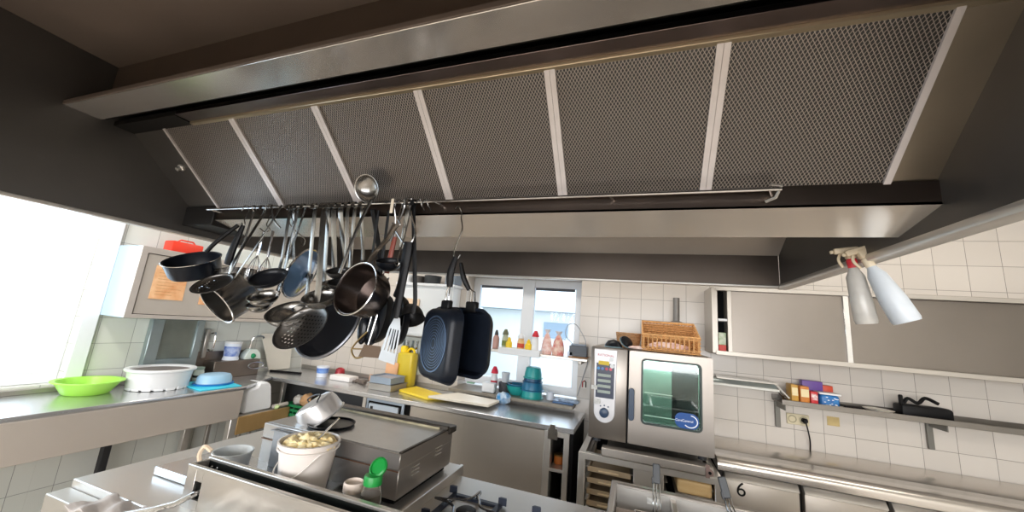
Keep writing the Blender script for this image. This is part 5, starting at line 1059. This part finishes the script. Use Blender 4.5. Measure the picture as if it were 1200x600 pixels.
# wok / large frying pan at back
t = thing('frying_pan', 'largest black frying pan at the back of the rack, its rim facing down left', 'frying pan', (-1.36, 1.42, 1.9), C_)
c0 = V((-1.43, 1.42, 1.625)); nrm = V((-.05, -.86, .32)).normalized()
pan_body(c0, nrm, .185, .055, mat('worn black pan', '#26262a', .3, .5, .3, 6), parent=t, k=.74)
M = Matrix.Translation(c0) @ orient(nrm); B().tube([M @ V((.188*cos(a), .188*sin(a), 0)) for a in [2*pi*i/56 for i in range(56)]], .008, 6, closed=True).done('worn_rim', mat('worn rim', '#7a7b80', .3, .9), t)
B().tube(smoothpath([(-1.40, 1.44, 1.79), (-1.37, 1.40, 1.90), (-1.33, 1.32, 2.02), (-1.30, RY+.02, RZ-.01)], 6), .014, 8, flat=.6).done('handle', blackm, t)
t = thing('frying_pan', 'black frying pan behind the big saucepan, second largest', 'frying pan', (-1.15, 1.42, 1.9), C_)
pan_body((-1.17, 1.44, 1.66), (-.5, -.8, .1), .13, .05, blackpan, parent=t, k=.78)
B().tube(smoothpath([(-1.16, 1.42, 1.78), (-1.14, 1.38, 1.92), (-1.12, RY+.02, RZ-.02)], 6), .013, 8, flat=.6).done('handle', blackm, t)
# square grill pans
def squarepan(c, n, w_, h_, d, label, rings, hn, roll=0):
    t = thing('grill_pan', label, 'grill pan', (c[0], c[1], c[2]+.2), 'square grill pans on the rail')
    n = V(n).normalized(); up = V((0, 0, 1)); r_ = up.cross(n).normalized(); u_ = n.cross(r_)
    M = Matrix((r_, u_, n)).transposed().to_4x4(); M.translation = V(c)
    def rsq(hw, hh, rad, z, m=8):
        o = []
        for sx_, sy_, a in ((1, 1, 0), (-1, 1, pi/2), (-1, -1, pi), (1, -1, 3*pi/2)):
            for i in range(m+1): tt = a+pi/2*i/m; o.append((sx_*(hw-rad)+rad*cos(tt), sy_*(hh-rad)+rad*sin(tt), z))
        return o
    # n points out of the bottom of the pan; opening faces -n
    L_ = [rsq(w_*.80, h_*.80, .04, 0), rsq(w_*.90, h_*.90, .045, -.006), rsq(w_*.96, h_*.96, .05, -d*.4), rsq(w_, h_, .055, -d), rsq(w_+.005, h_+.005, .058, -d-.001), rsq(w_-.006, h_-.006, .052, -d), rsq(w_*.86, h_*.86, .045, -.010)]
    tmp = bmesh.new(); R_ = [[tmp.verts.new(p) for p in l] for l in L_]; m = len(R_[0])
    for a, b_ in zip(R_, R_[1:]):
        for i in range(m): tmp.faces.new((a[i], a[(i+1) % m], b_[(i+1) % m], b_[i]))
    tmp.faces.new(R_[0]); tmp.faces.new(R_[-1]); bmesh.ops.recalc_face_normals(tmp, faces=tmp.faces[:])
    b = B(); b._merge(tmp, M); b.done('pan_body', mat('blue black pan', '#10151e', .35, noise=.2, nscale=30), t, ang=50)
    if rings:
        b = B()
        for k, rr_ in enumerate([.018, .03, .04, .05, .06, .07, .079, .088, .1]):
            b.tube([(rr_*w_/.13*cos(a), rr_*h_/.135*sin(a), .0) for a in [2*pi*i/48 for i in range(48)]], 1.6e-3 if k < 8 else .0035, 4, closed=True)
        b.bm.transform(M); b.done('induction_rings', mat('ring blue grey', '#46566c', .35, .5), t)
    B().box(-.028, .028, h_-.012, h_+.03, -d-.004, -d+.02, .005, M=M).done('handle_bracket', blackm, t)
    top = V(hn); base = M @ V((0, h_+.03, -d+.01))
    b = B(); 
    for s_ in (-1, 1): b.tube([base+r_*.012*s_, base+r_*.010*s_+V((0, 0, .03))+ (top-base)*.05, base.lerp(top, .35)], .0028, 6)
    b.done('wire_neck', chrome, t)
    p0 = base.lerp(top, .30); m_ = base.lerp(top, .62)+V((-.006, -.004, 0))
    B().tube(smoothpath([p0, m_, top], 6), [.012, .013, .014, .015, .015, .015, .015, .015, .014, .013, .012, .011, .009], 8, flat=.75).done('handle', blackm, t)
    return t
squarepan((-.725, 1.24, 1.585), (-.50, -.86, .02), .118, .138, .045, 'square black grill pan with ringed underside facing the camera', True, (-.685, 1.265, 1.925))
squarepan((-.600, 1.335, 1.60), (.30, .95, .0), .105, .125, .04, 'second square black grill pan behind the ringed one', False, (-.672, 1.29, 1.905))
tag(B().tube(smoothpath([(-.705, RY+.02, 2.125), (-.70, RY+.035, 2.137), (-.69, 1.284-.002, 2.118), (-.685, 1.275, 2.09), (-.672, 1.27, 2.04), (-.69, 1.27, 1.98), (-.697, 1.27, 1.935), (-.68, 1.27, 1.917), (-.668, 1.27, 1.935)], 6), .003, 6).done('wire_hook', mat('wire steel')), 'long thin wire hook carrying the two square grill pans', 'hook')
for i, x in enumerate((-.865, -.835)):
    tag(B().tube(smoothpath([(x-.01, RY-.01, RZ-.012), (x-.006, RY-.008, RZ+.006), (x, RY, RZ+.010), (x+.006, RY+.01, RZ-.015), (x+.02, RY+.01, RZ-.035)], 5), .0028, 6).done('wire_hook', mat('wire steel')), ['empty small wire hook right of the triangular hook', 'second empty small wire hook right of the triangular hook'][i], 'hook')

# ------------------------------------------------------------------ spray bottles on the hood rim
def spray(x, y, z, tilt, m, label, r0=.022, r1=.036, h=.21, collar='#c5303a', yaw=0):
    t = thing('spray_bottle', label, 'spray bottle', (x, y, z), 'spray bottles hooked on the hood rim')
    M = Matrix.Translation((x, y, z)) @ tilt
    B().lathe([(0, -.045-h), (r1*.92, -.045-h), (r1, -.035-h), (r1*.96, -.045-h*.6), (r0*1.25, -.045-h*.12), (r0*.7, -.042), (r0*.62, -.03), (0, -.03)], n=30, M=M).done('bottle', m, t)
    B().lathe([(0, -.035), (.0155, -.035), (.0165, -.005), (.013, .0), (0, 0)], n=20, M=M).done('collar', mat('collar '+collar, collar, .4), t)
    b = B().box(-.016, .016, -.012, .012, 0, .035, .005, M=M, seg=2).box(-.05, .03, -.009, .009, .022, .046, .006, M=M, seg=2).box(-.062, -.05, -.006, .006, .026, .04, .003, M=M)
    b.done('spray_head', mat('beige head', '#c9b89c', .5, noise=.15), t)
    B().tube(smoothpath([M @ V((-.03, 0, .024)), M @ V((-.04, 0, .0)), M @ V((-.032, 0, -.03))], 5), .005, 6).done('trigger', mat('beige head'), t)
    return t
RT = Matrix.Rotation
spray(.775, 1.70, 2.035, RT(.05, 4, 'X') @ RT(-.14, 4, 'Y'), mat('hazy clear bottle', '#c9c6c0', .25, noise=.15, nscale=18, trans=.25), 'clear hazy spray bottle with a red collar hooked on the hood rim', h=.20, r1=.034)
spray(.80, 1.66, 2.03, RT(-.1, 4, 'X') @ RT(-.36, 4, 'Y'), mat('blue grey bottle', '#bcc3ca', .35, noise=.1, nscale=12), 'blue grey spray bottle flaring at its base beside the red collared one', h=.20, r1=.04, collar='#d3c6ae')
